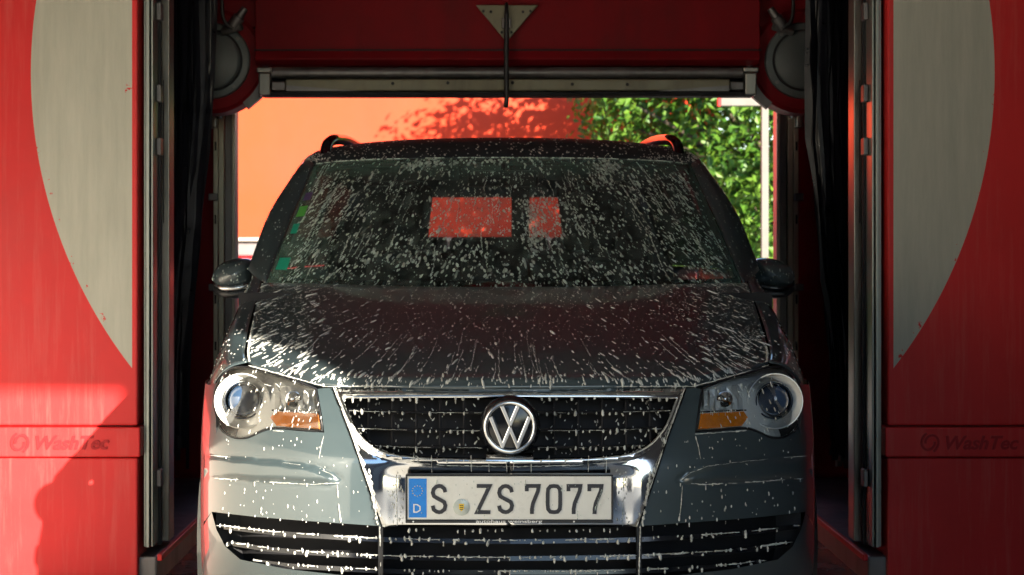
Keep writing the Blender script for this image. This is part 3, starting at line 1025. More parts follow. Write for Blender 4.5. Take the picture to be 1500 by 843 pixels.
# rolled front lip
hm.grid([[p + Vector((0, 0.012, -0.016)) for p in hg[0]], hg[0]])
hood = hm.build('bonnet', 'paint', car, smooth=True, solid=0.004)

# -- fenders
def fender():
    ctrl = [
        [(-.725, .380, .846), (-.778, .390, .829), (-.822, .425, .785), (-.845, .425, .70), (-.850, .43, .63)],
        [(-.752, .53, .868), (-.805, .545, .858), (-.848, .56, .805), (-.876, .58, .72), (-.886, .60, .65)],
        [(-.770, .72, .918), (-.822, .74, .910), (-.860, .76, .855), (-.884, .78, .75), (-.893, .78, .672)],
        [(-.785, .98, .985), (-.832, 1.0, .976), (-.864, 1.02, .91), (-.888, 1.02, .78), (-.895, 1.02, .665)],
        [(-.800, 1.25, 1.044), (-.842, 1.27, 1.035), (-.868, 1.28, .97), (-.889, 1.28, .80), (-.895, 1.28, .40)],
        [(-.830, 1.46, 1.085), (-.855, 1.48, 1.07), (-.873, 1.50, .98), (-.892, 1.50, .80), (-.897, 1.50, .30)]]
    return Patch(ctrl)
FEN = fender()
for mir in (False, True):
    m = MB().grid(FEN.grid(18, 26), flip=True)
    if mir:
        m = m.mirrored()
    m.build('fender', 'paint', car, smooth=True, solid=0.004)

# -- windscreen
WS = Patch(sym([
    [(0, .965, 1.036), (.4, 1.02, 1.039), (.65, 1.13, 1.042), (.785, 1.27, 1.046)],
    [(0, 1.37, 1.275), (.38, 1.415, 1.272), (.62, 1.50, 1.266), (.737, 1.60, 1.258)],
    [(0, 1.75, 1.482), (.34, 1.78, 1.480), (.575, 1.84, 1.474), (.686, 1.90, 1.466)]]))
ws_o = MB().grid(WS.grid(48, 26)).build('windscreen', 'windscreen', car, smooth=True)
# printed black border of the glass
bd = MB()
def ws_in(u, v):
    return WS.at(u, v) + Vector((0, 0.004, -0.004))
bd.grid([[ws_in(j / 48, v) for j in range(49)] for v in (0.0, 0.05)])
bd.grid([[ws_in(j / 48, v) for j in range(49)] for v in (0.975, 1.0)])
for a_, b2 in ((0.0, 0.026), (0.974, 1.0)):
    bd.grid([[ws_in(a_, i / 24) for i in range(25)], [ws_in(b2, i / 24) for i in range(25)]])
bd.build('glass_border', 'gloss_black', ws_o, smooth=True)
# sun strip haze and stickers low on one side
for (u0, u1, v0, v1, mt) in ((.022, .072, .66, .73, 'sticker_violet'), (.020, .075, .52, .61, 'sticker_green'), (.026, .066, .38, .46, 'sticker_teal'), (.022, .085, .10, .19, 'sticker_teal')):
    MB().grid([[WS.at(u0 + (u1 - u0) * j / 3, v0 + (v1 - v0) * i / 3) + Vector((0, -.0012, .0014)) for j in range(4)] for i in range(4)]).build('sticker', mt, ws_o)

# -- A-pillars
PIL = Patch([
    [(-.787, 1.265, 1.046), (-.825, 1.34, 1.062), (-.868, 1.45, 1.088), (-.876, 1.56, 1.085)],
    [(-.739, 1.595, 1.260), (-.782, 1.63, 1.284), (-.822, 1.70, 1.293), (-.828, 1.80, 1.275)],
    [(-.688, 1.895, 1.468), (-.720, 1.945, 1.487), (-.745, 2.00, 1.478), (-.750, 2.08, 1.455)]])
for mir in (False, True):
    m = MB().grid(PIL.grid(10, 18), flip=True)
    if mir:
        m = m.mirrored()
    m.build('windscreen_pillar', 'paint', car, smooth=True, solid=0.004)

# -- roof
ROOF = Patch(sym([
    [(0, 1.752, 1.484), (.34, 1.782, 1.482), (.575, 1.842, 1.476), (.688, 1.902, 1.468), (.720, 1.945, 1.487), (.745, 2.00, 1.478)],
    [(0, 1.85, 1.520), (.34, 1.88, 1.517), (.58, 1.93, 1.508), (.688, 1.98, 1.506), (.724, 2.01, 1.496), (.748, 2.06, 1.466)],
    [(0, 2.10, 1.572), (.35, 2.12, 1.566), (.58, 2.15, 1.550), (.678, 2.18, 1.537), (.722, 2.20, 1.512), (.745, 2.22, 1.470)],
    [(0, 2.60, 1.600), (.35, 2.60, 1.593), (.58, 2.60, 1.574), (.675, 2.60, 1.550), (.716, 2.60, 1.522), (.738, 2.60, 1.480)],
    [(0, 3.50, 1.588), (.35, 3.50, 1.582), (.57, 3.50, 1.562), (.660, 3.50, 1.535), (.700, 3.50, 1.510), (.722, 3.50, 1.470)],
    [(0, 4.22, 1.525), (.35, 4.20, 1.520), (.55, 4.17, 1.505), (.640, 4.14, 1.480), (.675, 4.12, 1.460), (.697, 4.10, 1.430)]]))
roof = MB().grid(ROOF.grid(40, 44)).build('roof', 'soapy_paint', car, smooth=True, solid=0.006)
MB().grid([[ROOF.at(j / 40, 0.012 + 0.96 * i / 20) + Vector((0, 0.0, -0.03)) for j in range(1, 40)] for i in range(21)]).build('headliner', 'seat', car, smooth=True)

# -- body sides, doors and tail
def side_patch(y0, y1, z0, z1, xb, xt):
    return [[Vector((-(xb(y, t)), y, z0 + (z1 - z0) * t)) for y in [y0 + (y1 - y0) * k / 8 for k in range(9)]] for t in [i / 8 for i in range(9)]]
def belt_x(y):
    return 0.862 + 0.028 * sstep(1.5, 2.2, y) - 0.05 * sstep(3.4, 4.3, y)
def roof_x(y):
    return 0.735 - 0.04 * sstep(3.0, 4.2, y)
for mir in (False, True):
    def put(mb, name, mt, parent, **k):
        m = mb.mirrored() if mir else mb
        return m.build(name, mt, parent, **k)
    def lowx(y, t):
        return (0.885 - 0.05 * sstep(3.6, 4.35, y)) * (1 - t) + belt_x(y) * t + 0.022 * math.sin(math.pi * min(1, t * 1.1))
    for (ya, yb, nm) in ((1.505, 2.42, 'front_door'), (2.425, 3.28, 'rear_door')):
        d = put(MB().grid(side_patch(ya, yb, 0.28, 1.075, lowx, 0)), nm, 'paint', car, smooth=True, solid=0.006)
        put(MB().tube([(-0.905, yb - 0.22, 0.93), (-0.925, yb - 0.2, 0.935), (-0.925, yb - 0.07, 0.935), (-0.905, yb - 0.05, 0.93)], 0.012, 8), 'handle', 'paint', d, smooth=True)
        gy0, gy1 = max(ya, 1.62) + 0.03, yb - 0.03
        gl = []
        for i in range(5):
            t = i / 4
            z = 1.077 + (1.475 - 1.077) * t
            y_lo = gy0 if ya > 2 else 1.58 + 0.50 * t
            gl.append([Vector((-(belt_x(y) * (1 - t) + roof_x(y) * t) + 0.004, y, z)) for y in [y_lo + (gy1 - y_lo) * k / 4 for k in range(5)]])
        put(MB().grid(gl), 'window', 'side_glass', d, smooth=True)
    put(MB().grid(side_patch(3.285, 4.33, 0.28, 1.075, lowx, 0)), 'quarter_panel', 'paint', car, smooth=True, solid=0.006)
    q = []
    for i in range(5):
        t = i / 4
        z = 1.077 + (1.47 - 1.077) * t
        q.append([Vector((-(belt_x(y) * (1 - t) + roof_x(y) * t), y, z)) for y in [3.29 + (4.28 - 0.1 * t - 3.29) * k / 4 for k in range(5)]])
    put(MB().grid(q), 'quarter_window', 'side_glass', car, smooth=True)
    for yy in (2.42, 3.28):
        put(MB().grid([[Vector((-(belt_x(yy) * (1 - t) + roof_x(yy) * t) - 0.001, yy + w, 1.075 + 0.40 * t)) for w in (-0.035, 0.035)] for t in (0, 0.5, 1)]), 'door_pillar', 'gloss_black', car, solid=0.02)
tail = MB()
tg = [[Vector((x, 4.385 - 0.06 * abs(x) ** 2 - 0.02 * t, 0.30 + 0.78 * t)) for x in [-0.82 + 1.64 * k / 12 for k in range(13)]] for t in [i / 6 for i in range(7)]]
tail.grid(tg, flip=True)
# frame round the back window
def tw(x, t):
    return Vector((x * (0.83 * (1 - t) + 0.66 * t), 4.345 - 0.16 * t - 0.05 * x * x, 1.08 + 0.40 * t))
for xs_ in ((-1, -0.80), (0.80, 1)):
    tail.grid([[tw(xs_[0] + (xs_[1] - xs_[0]) * k / 2, i / 6 * 1.14) for k in range(3)] for i in range(7)], flip=True)
tail.grid([[tw(-0.80 + 1.60 * k / 10, t) for k in range(11)] for t in (0.84, 1.14)], flip=True)
for sgn in (-1, 1):
    def sx_(t):
        z = 0.30 + 1.16 * t
        k = max(0.0, (z - 1.075) / 0.40)
        return (belt_x(4.1) + 0.02) * (1 - k) + (roof_x(4.1) + 0.006) * k
    tail.grid([[Vector((sgn * sx_(t), 4.10, 0.30 + 1.16 * t)), Vector((sgn * (sx_(t) - 0.005), 4.21, 0.30 + 1.16 * t)), Vector((sgn * (0.855 - 0.17 * t * t), 4.30 - 0.10 * t * t, 0.30 + 1.16 * t)), Vector((sgn * (0.80 - 0.17 * t * t), 4.37 - 0.14 * t * t, 0.30 + 1.16 * t)), Vector((sgn * (0.66 - 0.12 * t * t), 4.392 - 0.17 * t * t, 0.30 + 1.16 * t))] for t in [i / 8 for i in range(9)]], flip=sgn > 0)
tail.build('tailgate', 'paint', car, smooth=True, solid=0.01)
MB().grid([[tw(-0.80 + 1.60 * k / 10, i / 5 * 0.84) for k in range(11)] for i in range(6)]).build('rear_window', 'rear_glass', car, smooth=True)
MB().box(-0.84, 0.84, 0.25, 4.3, 0.20, 0.24).build('floor_pan', 'dark', car)
MB().box(-0.80, 0.80, 0.30, 0.95, 0.24, 0.70).build('engine_block', 'dark', car)
MB().box(-0.84, 0.84, 1.02, 1.05, 0.24, 1.02).build('bulkhead', 'dark', car)

# -- wheels
def wheel(x, y):
    s = -1 if x < 0 else 1
    w = empty('wheel', (x, y, 0.315))
    w.parent = car
    MB().lathe_x((0, 0, 0), [(0.20, -0.10), (0.285, -0.102), (0.308, -0.085), (0.315, -0.05), (0.315, 0.05), (0.308, 0.085), (0.285, 0.102), (0.20, 0.10)], 40).build('tyre', 'rubber', w, smooth=True, angle=40)
    rm = MB().lathe_x((0, 0, 0), [(0.03, s * 0.085), (0.06, s * 0.085), (0.07, s * 0.06), (0.19, s * 0.075), (0.204, s * 0.1045), (0.206, s * 0.09), (0.15, s * 0.02)], 40)
    rim = rm.build('rim', 'satin_chrome', w, smooth=True, angle=40)
    for k in range(5):
        a = 2 * math.pi * k / 5
        MB().tube([(s * 0.085, 0.04 * math.cos(a), 0.04 * math.sin(a)), (s * 0.098, 0.195 * math.cos(a), 0.195 * math.sin(a))], [0.026, 0.018], 8).build('spoke', 'satin_chrome', rim, smooth=True)
for x in (-0.775, 0.775):
    for y in (0.87, 3.548):
        wheel(x, y)

# -- mirrors
MIRROR_DROPS = []
for mir in (False, True):
    def put(mb, name, mt, parent, **k):
        m = mb.mirrored() if mir else mb
        return m.build(name, mt, parent, **k)
    rows = []
    outl = [(-.872, 1.034), (-.90, 1.020), (-.955, 1.014), (-.998, 1.022), (-1.014, 1.052), (-1.004, 1.088), (-.972, 1.113), (-.925, 1.126), (-.882, 1.124), (-.862, 1.100), (-.860, 1.060)]
    ol = smooth_line([(x, 0, z) for x, z in outl], 33, closed=True)
    cxm, czm = -0.935, 1.066
    for sc_, yo in ((0.02, 1.518), (0.45, 1.525), (0.78, 1.548), (0.94, 1.580), (1.0, 1.62), (0.98, 1.69), (0.9, 1.71)):
        rows.append([Vector((cxm + (p.x - cxm) * sc_, yo + 0.06 * (p.x - cxm) * 0, czm + (p.z - czm) * sc_)) for p in ol + [ol[0]]])
    cap = put(MB().grid(rows), 'side_mirror', 'paint', car, smooth=True)
    put(MB().grid([[Vector((cxm + (p.x - cxm) * s_, 1.712, czm + (p.z - czm) * s_)) for p in ol + [ol[0]]] for s_ in (0.02, 0.9)]), 'mirror_glass', 'chrome', cap)
    put(MB().tube([(-.845, 1.60, 1.045), (-.87, 1.60, 1.045), (-.92, 1.61, 1.038)], [0.026, 0.024, 0.02], 10), 'mirror_foot', 'black_plastic', cap, smooth=True)
    for i in range(70):
        k = random.randrange(len(ol))
        r_ = random.uniform(0.2, 4.0)
        i0 = int(r_)
        p = rows[i0][k].lerp(rows[i0 + 1][k], r_ - i0)
        n = Vector((p.x - cxm, -0.05, p.z - czm + 0.01)).normalized() if r_ > 2.5 else Vector((p.x - cxm, -0.09, p.z - czm)).normalized()
        w = random.uniform(0.002, 0.005)
        MIRROR_DROPS.append((cap, p, n, w, mir))
    # lamp strip and dark lower shell of the mirror
    lw = smooth_line([(-.872, 1.560, 1.030), (-.92, 1.548, 1.021), (-.97, 1.552, 1.021), (-1.004, 1.585, 1.038)], 14)
    put(MB().grid([[p + Vector((0, -0.012, 0.010)) for p in lw], [p + Vector((0, -0.014, 0.0)) for p in lw], [p + Vector((0, 0, -0.008)) for p in lw]]), 'mirror_lamp', 'satin_chrome' if not mir else 'gloss_black', cap, smooth=True, solid=0.004)
    put(MB().grid([[p + Vector((0, -0.004, -0.009)) for p in lw], [p + Vector((0.0, 0.0, -0.026)) for p in lw], [p + Vector((0.01, 0.05, -0.030)) for p in lw]]), 'mirror_shell', 'black_plastic', cap, smooth=True, solid=0.004)
    # roof rail
    rr = smooth_line([(-.655, 1.99, 1.495), (-.655, 2.02, 1.530), (-.648, 2.07, 1.556), (-.632, 2.18, 1.574), (-.615, 2.60, 1.592), (-.612, 3.4, 1.600), (-.60, 3.9, 1.585), (-.59, 3.98, 1.545)], 40)
    put(MB().tube(rr, 0.021, 10), 'roof_rail', 'gloss_black', car, smooth=True)
    put(MB().tube([(-.613, 3.0, 1.54), (-.613, 3.02, 1.60)], [0.024, 0.017], 8), 'rail_foot', 'gloss_black', car, smooth=True)

# -- chrome shield with the grille opening and the plate field
GR_SIDE = [tuple(p)[:2] for p in smooth_line([(499, 581, 0), (507, 604, 0), (522, 632, 0), (545, 655, 0), (580, 668, 0), (650, 674, 0), (CXP, 676, 0)], 22)]
GR_OPEN = [(CXP, 580), (620, 580)] + GR_SIDE
sh_poly = [(CXP, 569), (620, 570)] + [(p[0] + 2.5, p[1] + 1) for p in V_LINE] + [(p[0], p[1] - 2) for p in INTAKE_TOP[5:]]
# the shield is the outline minus the grille opening, walked as one loop
sh_loop = [(CXP, 569), (620, 569.5)] + [(p[0] + 2.5, p[1] + 1) for p in V_LINE] + [(650, 771), (CXP, 772)] + [(CXP, 676)] + GR_SIDE[::-1][1:] + [(620, 580), (CXP, 580)]
def shield_bump(x, y):
    d = dist_poly((x, y), GR_OPEN)
    e = -0.010 * (1 - sstep(0, 7, d))
    # the plate field is hollowed back between the arms
    return e + 0.010 * sstep(678, 700, y) * sstep(548, 592, x)
shield = clampc(region(sh_loop, 5.0, -0.004, bump=shield_bump))
shield_o = shield.both().build('grille_surround', 'chrome', car, smooth=True, solid=0.012, angle=50)

# -- grille back and slats
def bar(pts, hpx, off, depth, n=30):
    """bar along a front-view line: hpx tall, depth deep, following the nose"""
    ln = smooth_line([(x, y, 0) for x, y in pts], n)
    rows = [[], [], [], []]
    for p in ln:
        rows[0].append(lift(p.x, p.y - hpx * 0.5, off + depth))
        rows[1].append(lift(p.x, p.y - hpx * 0.35, off))
        rows[2].append(lift(p.x, p.y + hpx * 0.5, off - 0.003))
        rows[3].append(lift(p.x, p.y + hpx * 0.5, off + depth))
    rows.append(rows[0])
    return MB().grid(rows)

def slat_pair(pts, hpx, off, depth):
    m = bar(pts, hpx, off, depth)
    m.v = [(min(0.0, x), y, z) for x, y, z in m.v]
    return m.both()

gback = clampc(region([(CXP, 576)] + [(490, 577)] + [(p[0] - 6, p[1] + 4) for p in GR_SIDE], 12, 0.075))
grille = gback.both().build('grille', 'dark', car, smooth=True)
slat_lines = []
for yc, xe in ((604, 509), (630, 521), (655, 546)):
    pts = [(xe, yc - 3), (600, yc - 0.5), (680, yc), (CXP, yc + 0.5)]
    slat_lines.append(pts)
    slat_pair(pts, 5.0, 0.012, 0.05).build('slat', 'gloss_black', grille, smooth=True, angle=40)
for px in (540, 575, 610, 645, 680):
    t_ = MB()
    a, b2 = lift(px, 584, 0.04), lift(px, 666 if px > 570 else 645, 0.04)
    t_.tube([a, b2], 0.004, 6)
    t_.build('grille_web', 'dark', grille)
    t_.mirrored().build('grille_web', 'dark', grille)

# -- lower intake
iback = clampc(region(INTAKE_TOP + INTAKE_BOT[::-1][:-1], 12, 0.11))
intake = iback.both().build('lower_intake', 'dark', car, smooth=True)
wl = MB()
ib = [(p[0], p[1]) for p in INTAKE_BOT]
for a_line in (INTAKE_TOP, INTAKE_BOT):
    ln = smooth_line([(x, y, 0) for x, y in a_line], 50)
    wl.grid([[lift(p.x, p.y, 0.0) for p in ln], [lift(p.x, p.y, 0.112) for p in ln]])
clampc(wl).both().build('intake_wall', 'gloss_black', intake, smooth=True)
low_lines = []
for pts in ([(322, 771), (400, 780), (480, 786), (558, 790), (650, 792), (CXP, 793)],
            [(333, 795), (400, 805), (480, 811), (558, 815), (650, 817), (CXP, 818)],
            [(372, 822), (430, 829), (500, 833), (558, 836), (650, 838), (CXP, 838)]):
    low_lines.append(pts)
    slat_pair(pts, 8.0, 0.012, 0.05).build('slat', 'gloss_black', intake, smooth=True, angle=40)
dv = MB().grid([[lift(554, y, o) for y in (769, 790, 820, 848)] for o in (0.1, 0.002)] + [[lift(561, y, o) for y in (769, 790, 820, 848)] for o in (0.002, 0.1)])
dv.both().build('divider', 'black_plastic', intake)

# -- headlights
for mir in (False, True):
    def put(mb, name, mt, parent, **k):
        m = mb.mirrored() if mir else mb
        return m.build(name, mt, parent, **k)
    hr = empty('headlight', (0, 0, 0))
    hr.parent = car
    hr['label'] = 'clear headlight with round projector and amber turn strip'
    # bowl of the housing
    cxh = sum(p[0] for p in HEAD) / len(HEAD)
    cyh = sum(p[1] for p in HEAD) / len(HEAD)
    rows = []
    for sc_, o in ((1.0, 0.006), (0.985, 0.03), (0.96, 0.06), (0.93, 0.075)):
        rows.append([lift(cxh + (p[0] - cxh) * sc_, cyh + (p[1] - cyh) * sc_, o) for p in HEAD + [HEAD[0]]])
    put(MB().grid(rows), 'housing', 'satin_chrome', hr, smooth=True)
    put(region([(cxh + (p[0] - cxh) * 0.935, cyh + (p[1] - cyh) * 0.935) for p in HEAD], 8, 0.072), 'housing_back', 'reflector', hr, smooth=True)
    # projector: bowl, ring and dark lens
    pc = lift(358, 586, 0.055)
    def ring(c, prof_, n=36, mt='chrome', name='ring', parent=hr):
        return put(MB().lathe_y(c, prof_, n, False), name, mt, parent, smooth=True, angle=50)
    ring(pc, [(0.076, -0.044), (0.073, -0.044), (0.068, -0.026), (0.058, -0.012), (0.046, 0.0), (0.044, 0.02)], mt='reflector', name='reflector_bowl')
    ring(pc, [(0.046, -0.010), (0.047, -0.026), (0.051, -0.030), (0.053, -0.024), (0.053, -0.005)], mt='chrome', name='projector_ring')
    ring(pc, [(0.0, -0.050), (0.014, -0.048), (0.028, -0.042), (0.038, -0.032), (0.044, -0.018), (0.045, 0.0)], mt='projector', name='projector_lens')
    # inner reflector with stepped facets
    fc = MB()
    for k in range(7):
        x0 = 402 + k * 8.4
        top = 562 + (x0 - 402) * 0.20
        fc.grid([[lift(x0 + (0 if i % 2 else 1), y, 0.050 + 0.016 * math.sin(2.2 * k + i * 0.9)) for i, y in enumerate((top, top + 12, top + 22, 600))],
                 [lift(x0 + 8.0, y, 0.050 + 0.016 * math.cos(1.7 * k + i)) for i, y in enumerate((top + 1, top + 13, top + 23, 600))]])
    put(fc, 'facet_reflector', 'reflector', hr)
    bc = lift(430, 585, 0.035)
    ring(bc, [(0.0, -0.016), (0.008, -0.014), (0.013, -0.006), (0.021, -0.004), (0.023, 0.004), (0.015, 0.02)], 20, 'chrome', 'bulb')
    # black frame between the chambers and the amber strip
    am = region([(402, 603), (466, 606), (470, 629), (440, 627), (405, 624), (396, 612)], 7, 0.008, bump=lambda x, y: 0.003 * math.sin(x * 0.9))
    put(am, 'turn_lamp', 'amber', hr, smooth=True)
    fr_ = bar([(398, 601), (430, 602), (467, 604)], 2.4, 0.016, 0.03, 10)
    put(fr_, 'lamp_frame', 'gloss_black', hr)
    fr2 = MB().tube([lift(x, y, 0.005) for x, y in HEAD] + [lift(HEAD[0][0], HEAD[0][1], 0.005)], 0.0030, 6, caps=False)
    put(fr2, 'seal', 'black_plastic', hr, smooth=True)
    put(region([(cxh + (p[0] - cxh) * 0.99, cyh + (p[1] - cyh) * 0.985) for p in HEAD], 7, -0.001), 'lens_cover', 'lens', hr, smooth=True)

# -- emblem
ec = lift(746.5, 623, -0.012)
ec = Vector((0.0, -0.016, ec.z))
emb = MB().lathe_y(ec, [(0.0, -0.004), (0.060, -0.004), (0.068, 0.0), (0.078, 0.018), (0.078, 0.03)], 48).build('emblem', 'gloss_black', car, smooth=True, angle=40)
tor = [(ec.x + 0.0625 * math.cos(a), ec.y - 0.008, ec.z + 0.0625 * math.sin(a)) for a in [2 * math.pi * i / 56 for i in range(57)]]
MB().tube(tor, 0.0062, 10, caps=False).build('emblem_ring', 'chrome', emb, smooth=True)
k_ = 0.0585
lt = MB()
def es(pts):
    lt.stroke([(ec.x + x * k_, ec.z + z * k_) for x, z in pts], 0.0118, ec.y - 0.0115, ec.y - 0.003)
es([(-0.36, 0.93), (0.0, 0.10), (0.36, 0.93)])
es([(-0.86, 0.46), (-0.33, -0.84), (0.0, -0.06), (0.33, -0.84), (0.86, 0.46)])
lt.build('emblem_letters', 'chrome', emb, bevel=0.0022)
MB().grid([[lift(x, y, o) for x in (712, 730, 764, 781)] for y, o in ((664, 0.0), (670, -0.022), (676, -0.020))]).build('emblem_foot', 'chrome', emb, smooth=True)

# -- number plate
PY = -0.030
def pl(px, py):
    p = cp(px, py, KY + PY)
    return p
fr = MB()
a, b2 = pl(594, 695), pl(898, 766)
xl, xr, zt, zb = a.x, b2.x, a.z, b2.z
plate = MB().box(xl, xr, PY - 0.002, PY + 0.025, zb, zt).build('number_plate', 'black_plastic', car, bevel=0.005, seg=3)
rim_ = 0.0045
for (x0, x1, z0, z1) in ((xl, xr, zt - rim_, zt), (xl, xr, zb, zb + 0.008)):
    MB().box(x0, x1, PY - 0.008, PY - 0.0005, z0, z1).build('frame_rail', 'black_plastic', plate, bevel=0.002)
for (x0, x1) in ((xl, xl + rim_), (xr - rim_, xr)):
    MB().box(x0, x1, PY - 0.008, PY - 0.0005, zb + 0.0085, zt - rim_ - 0.0005).build('frame_rail', 'black_plastic', plate, bevel=0.002)
MB().box(xl + rim_, xr - rim_, PY - 0.0045, PY - 0.001, zb + 0.0085, zt - rim_).build('plate_field', 'plate_white', plate, bevel=0.001)
p0, p1 = pl(599, 701), pl(625, 758)
MB().box(p0.x, p1.x, PY - 0.0052, PY - 0.0046, p1.z, p0.z).build('blue_band', 'plate_blue', plate)
YL0, YL1 = PY - 0.0062, PY - 0.0047
GL = {
 'S': ([(0.94, 0.76), (0.86, 0.90), (0.66, 0.985), (0.50, 1.0), (0.32, 0.98), (0.12, 0.88), (0.06, 0.74), (0.14, 0.61), (0.34, 0.54), (0.62, 0.46), (0.86, 0.38), (0.94, 0.25), (0.88, 0.11), (0.66, 0.015), (0.50, 0.0), (0.32, 0.02), (0.12, 0.10), (0.05, 0.25)], False),
 'Z': ([(0.02, 1.0), (0.93, 1.0), (0.05, 0.0), (0.98, 0.0)], False),
 '7': ([(0.06, 0.80), (0.06, 1.0), (0.94, 1.0), (0.88, 0.80), (0.52, 0.34), (0.44, 0.12), (0.44, -0.07)], False),
 '0': ([(0.5, 1.0), (0.24, 0.985), (0.07, 0.88), (0.04, 0.7), (0.04, 0.3), (0.07, 0.12), (0.24, 0.015), (0.5, 0.0), (0.76, 0.015), (0.93, 0.12), (0.96, 0.3), (0.96, 0.7), (0.93, 0.88), (0.76, 0.985)], True)}
SW = 0.0098
for ch, x0, x1 in (('S', 630, 656.5), ('Z', 695, 721.5), ('S', 727, 754), ('7', 767.5, 793), ('0', 798.5, 824), ('7', 828.5, 854), ('7', 859, 885)):
    A, B = pl(x0, 709), pl(x1, 753)
    pts, closed = GL[ch]
    h = A.z - B.z - SW
    w = B.x - A.x - SW
    m = MB()
    m.stroke([(A.x + SW / 2 + u * w, B.z + SW / 2 + v * h) for u, v in pts], SW, YL0, YL1, closed)
    m.build('character', 'plate_black', plate, fix=False)
# country letter and ring of stars on the blue band
A, B = pl(606.5, 739), pl(615.5, 750)
MB().stroke([(A.x, B.z), (A.x, A.z), (A.x + 0.008, A.z), (B.x, A.z - 0.005), (B.x, B.z + 0.005), (A.x + 0.008, B.z)], 0.0030, PY - 0.0064, PY - 0.0054, True).build('character', 'white_ink', plate)
for k in range(12):
    q = pl(611.5 + 7.5 * math.cos(k * math.pi / 6), 719 + 7.5 * math.sin(k * math.pi / 6))
    MB().prism_xz([(q.x + 0.0013 * math.cos(i * 2 * math.pi / 5), q.z + 0.0013 * math.sin(i * 2 * math.pi / 5)) for i in range(5)], PY - 0.0060, PY - 0.0054).build('star', 'yellow', plate)
q = pl(676, 743)
sl = MB().lathe_y((q.x, PY - 0.0062, q.z), [(0, 0), (0.0195, 0), (0.021, 0.0006), (0.021, 0.0014)], 28).build('seal', 'seal', plate, smooth=True, angle=30)
MB().prism_xz([(q.x - 0.0065, q.z + 0.009), (q.x - 0.006, q.z - 0.004), (q.x, q.z - 0.010), (q.x + 0.006, q.z - 0.004), (q.x + 0.0065, q.z + 0.009)], PY - 0.0070, PY - 0.0063).build('crest', 'yellow', sl)
for dzc in (0.005, 0.0, -0.005):
    MB().box(q.x - 0.0045, q.x + 0.0045, PY - 0.0076, PY - 0.0071, q.z + dzc - 0.0009, q.z + dzc + 0.0009).build('crest_bar', 'plate_black', sl)
tm = text_mb('autohaus weinsberg', 0.0145, bold=0.0002, depth=0.0008)
ww = max(v[0] for v in tm.v)
A, B = pl(697, 764), pl(794, 764)
k = (B.x - A.x) / ww
tm.v = [(x * k + A.x, y + PY - 0.0087, z * 0.8 + zb + 0.0010) for x, y, z in tm.v]
tm.build('dealer_lettering', 'white_ink', plate, fix=False)
for xx in (xl + 0.02, xr - 0.10):
    MB().lathe_y((xx, PY - 0.009, zb + 0.004), [(0, 0), (0.0025, 0), (0.0025, 0.002)], 8).build('screw', 'white_ink', plate)

# -- cabin
dash = MB()
dash.grid([[Vector((x, 1.02 + 0.30 * x * x, 1.0)), Vector((x, 1.30 + 0.2 * x * x, 1.035)), Vector((x, 1.75, 1.02)), Vector((x, 1.82, 0.96)), Vector((x, 1.83, 0.5))] for x in [-0.8 + 1.6 * k / 16 for k in range(17)]])
dash.build('dashboard', 'seat', car, smooth=True)
def seat(x, y, wdt=0.25, head=True, zt=1.14):
    r = empty('seat', (x, y, 0.30))
    r.parent = car
    MB().box(-wdt, wdt, -0.45, 0.05, 0.0, 0.20).build('cushion', 'seat', r, bevel=0.05)
    b = MB()
    b.prism_yz([(0.0, 0.15), (0.12, 0.15), (0.26, zt - 0.32), (0.22, zt - 0.30), (0.16, zt - 0.32)], -wdt, wdt)
    b.build('backrest', 'seat', r, bevel=0.04)
    if head:
        h = MB().prism_xz([(-0.105, zt - 0.315), (0.105, zt - 0.315), (0.120, zt - 0.17), (0.135, zt - 0.045), (-0.135, zt - 0.045), (-0.120, zt - 0.17)], 0.19, 0.29).build('headrest', 'seat', r, bevel=0.03)
        for s in (-0.05, 0.05):
            MB().tube([(s, 0.23, zt - 0.36), (s, 0.235, zt - 0.27)], 0.007, 6).build('headrest_post', 'chrome', h)
for x in (-0.405, 0.36):
    seat(x, 2.35, 0.25, True, 1.16)
for x in (-0.46, 0.0, 0.46):
    seat(x, 3.3, 0.225, x != 0, 1.215)
MB().grid([[Vector((0.058, 3.50 + 0.1 * t, 1.56 - 0.5 * t)), Vector((0.140, 3.50 + 0.1 * t, 1.56 - 0.5 * t))] for t in (0, 0.5, 1)]).build('seat_belt', 'seat', car, solid=0.004)
st = [(0.37 + 0.185 * math.cos(a), 1.95 - 0.07 * math.sin(a), 0.96 + 0.165 * math.sin(a)) for a in [2 * math.pi * i / 32 for i in range(33)]]
MB().tube(st, 0.014, 8, caps=False).build('steering_wheel', 'seat', car, smooth=True)
mr = MB().box(-0.125, 0.125, 1.66, 1.69, 1.375, 1.435).build('rear_view_mirror', 'black_plastic', car, bevel=0.012)
MB().tube([(0, 1.675, 1.43), (0, 1.70, 1.452)], 0.01, 8).build('mirror_stem', 'black_plastic', mr)
for x in (-0.36, 0.36):
    MB().grid([[Vector((x + dx, 1.86 + t * 0.12, 1.462 - t * 0.05)) for dx in (-0.2, 0.2)] for t in (0, 1)]).build('sun_visor', 'grey_plastic', car, solid=0.012)

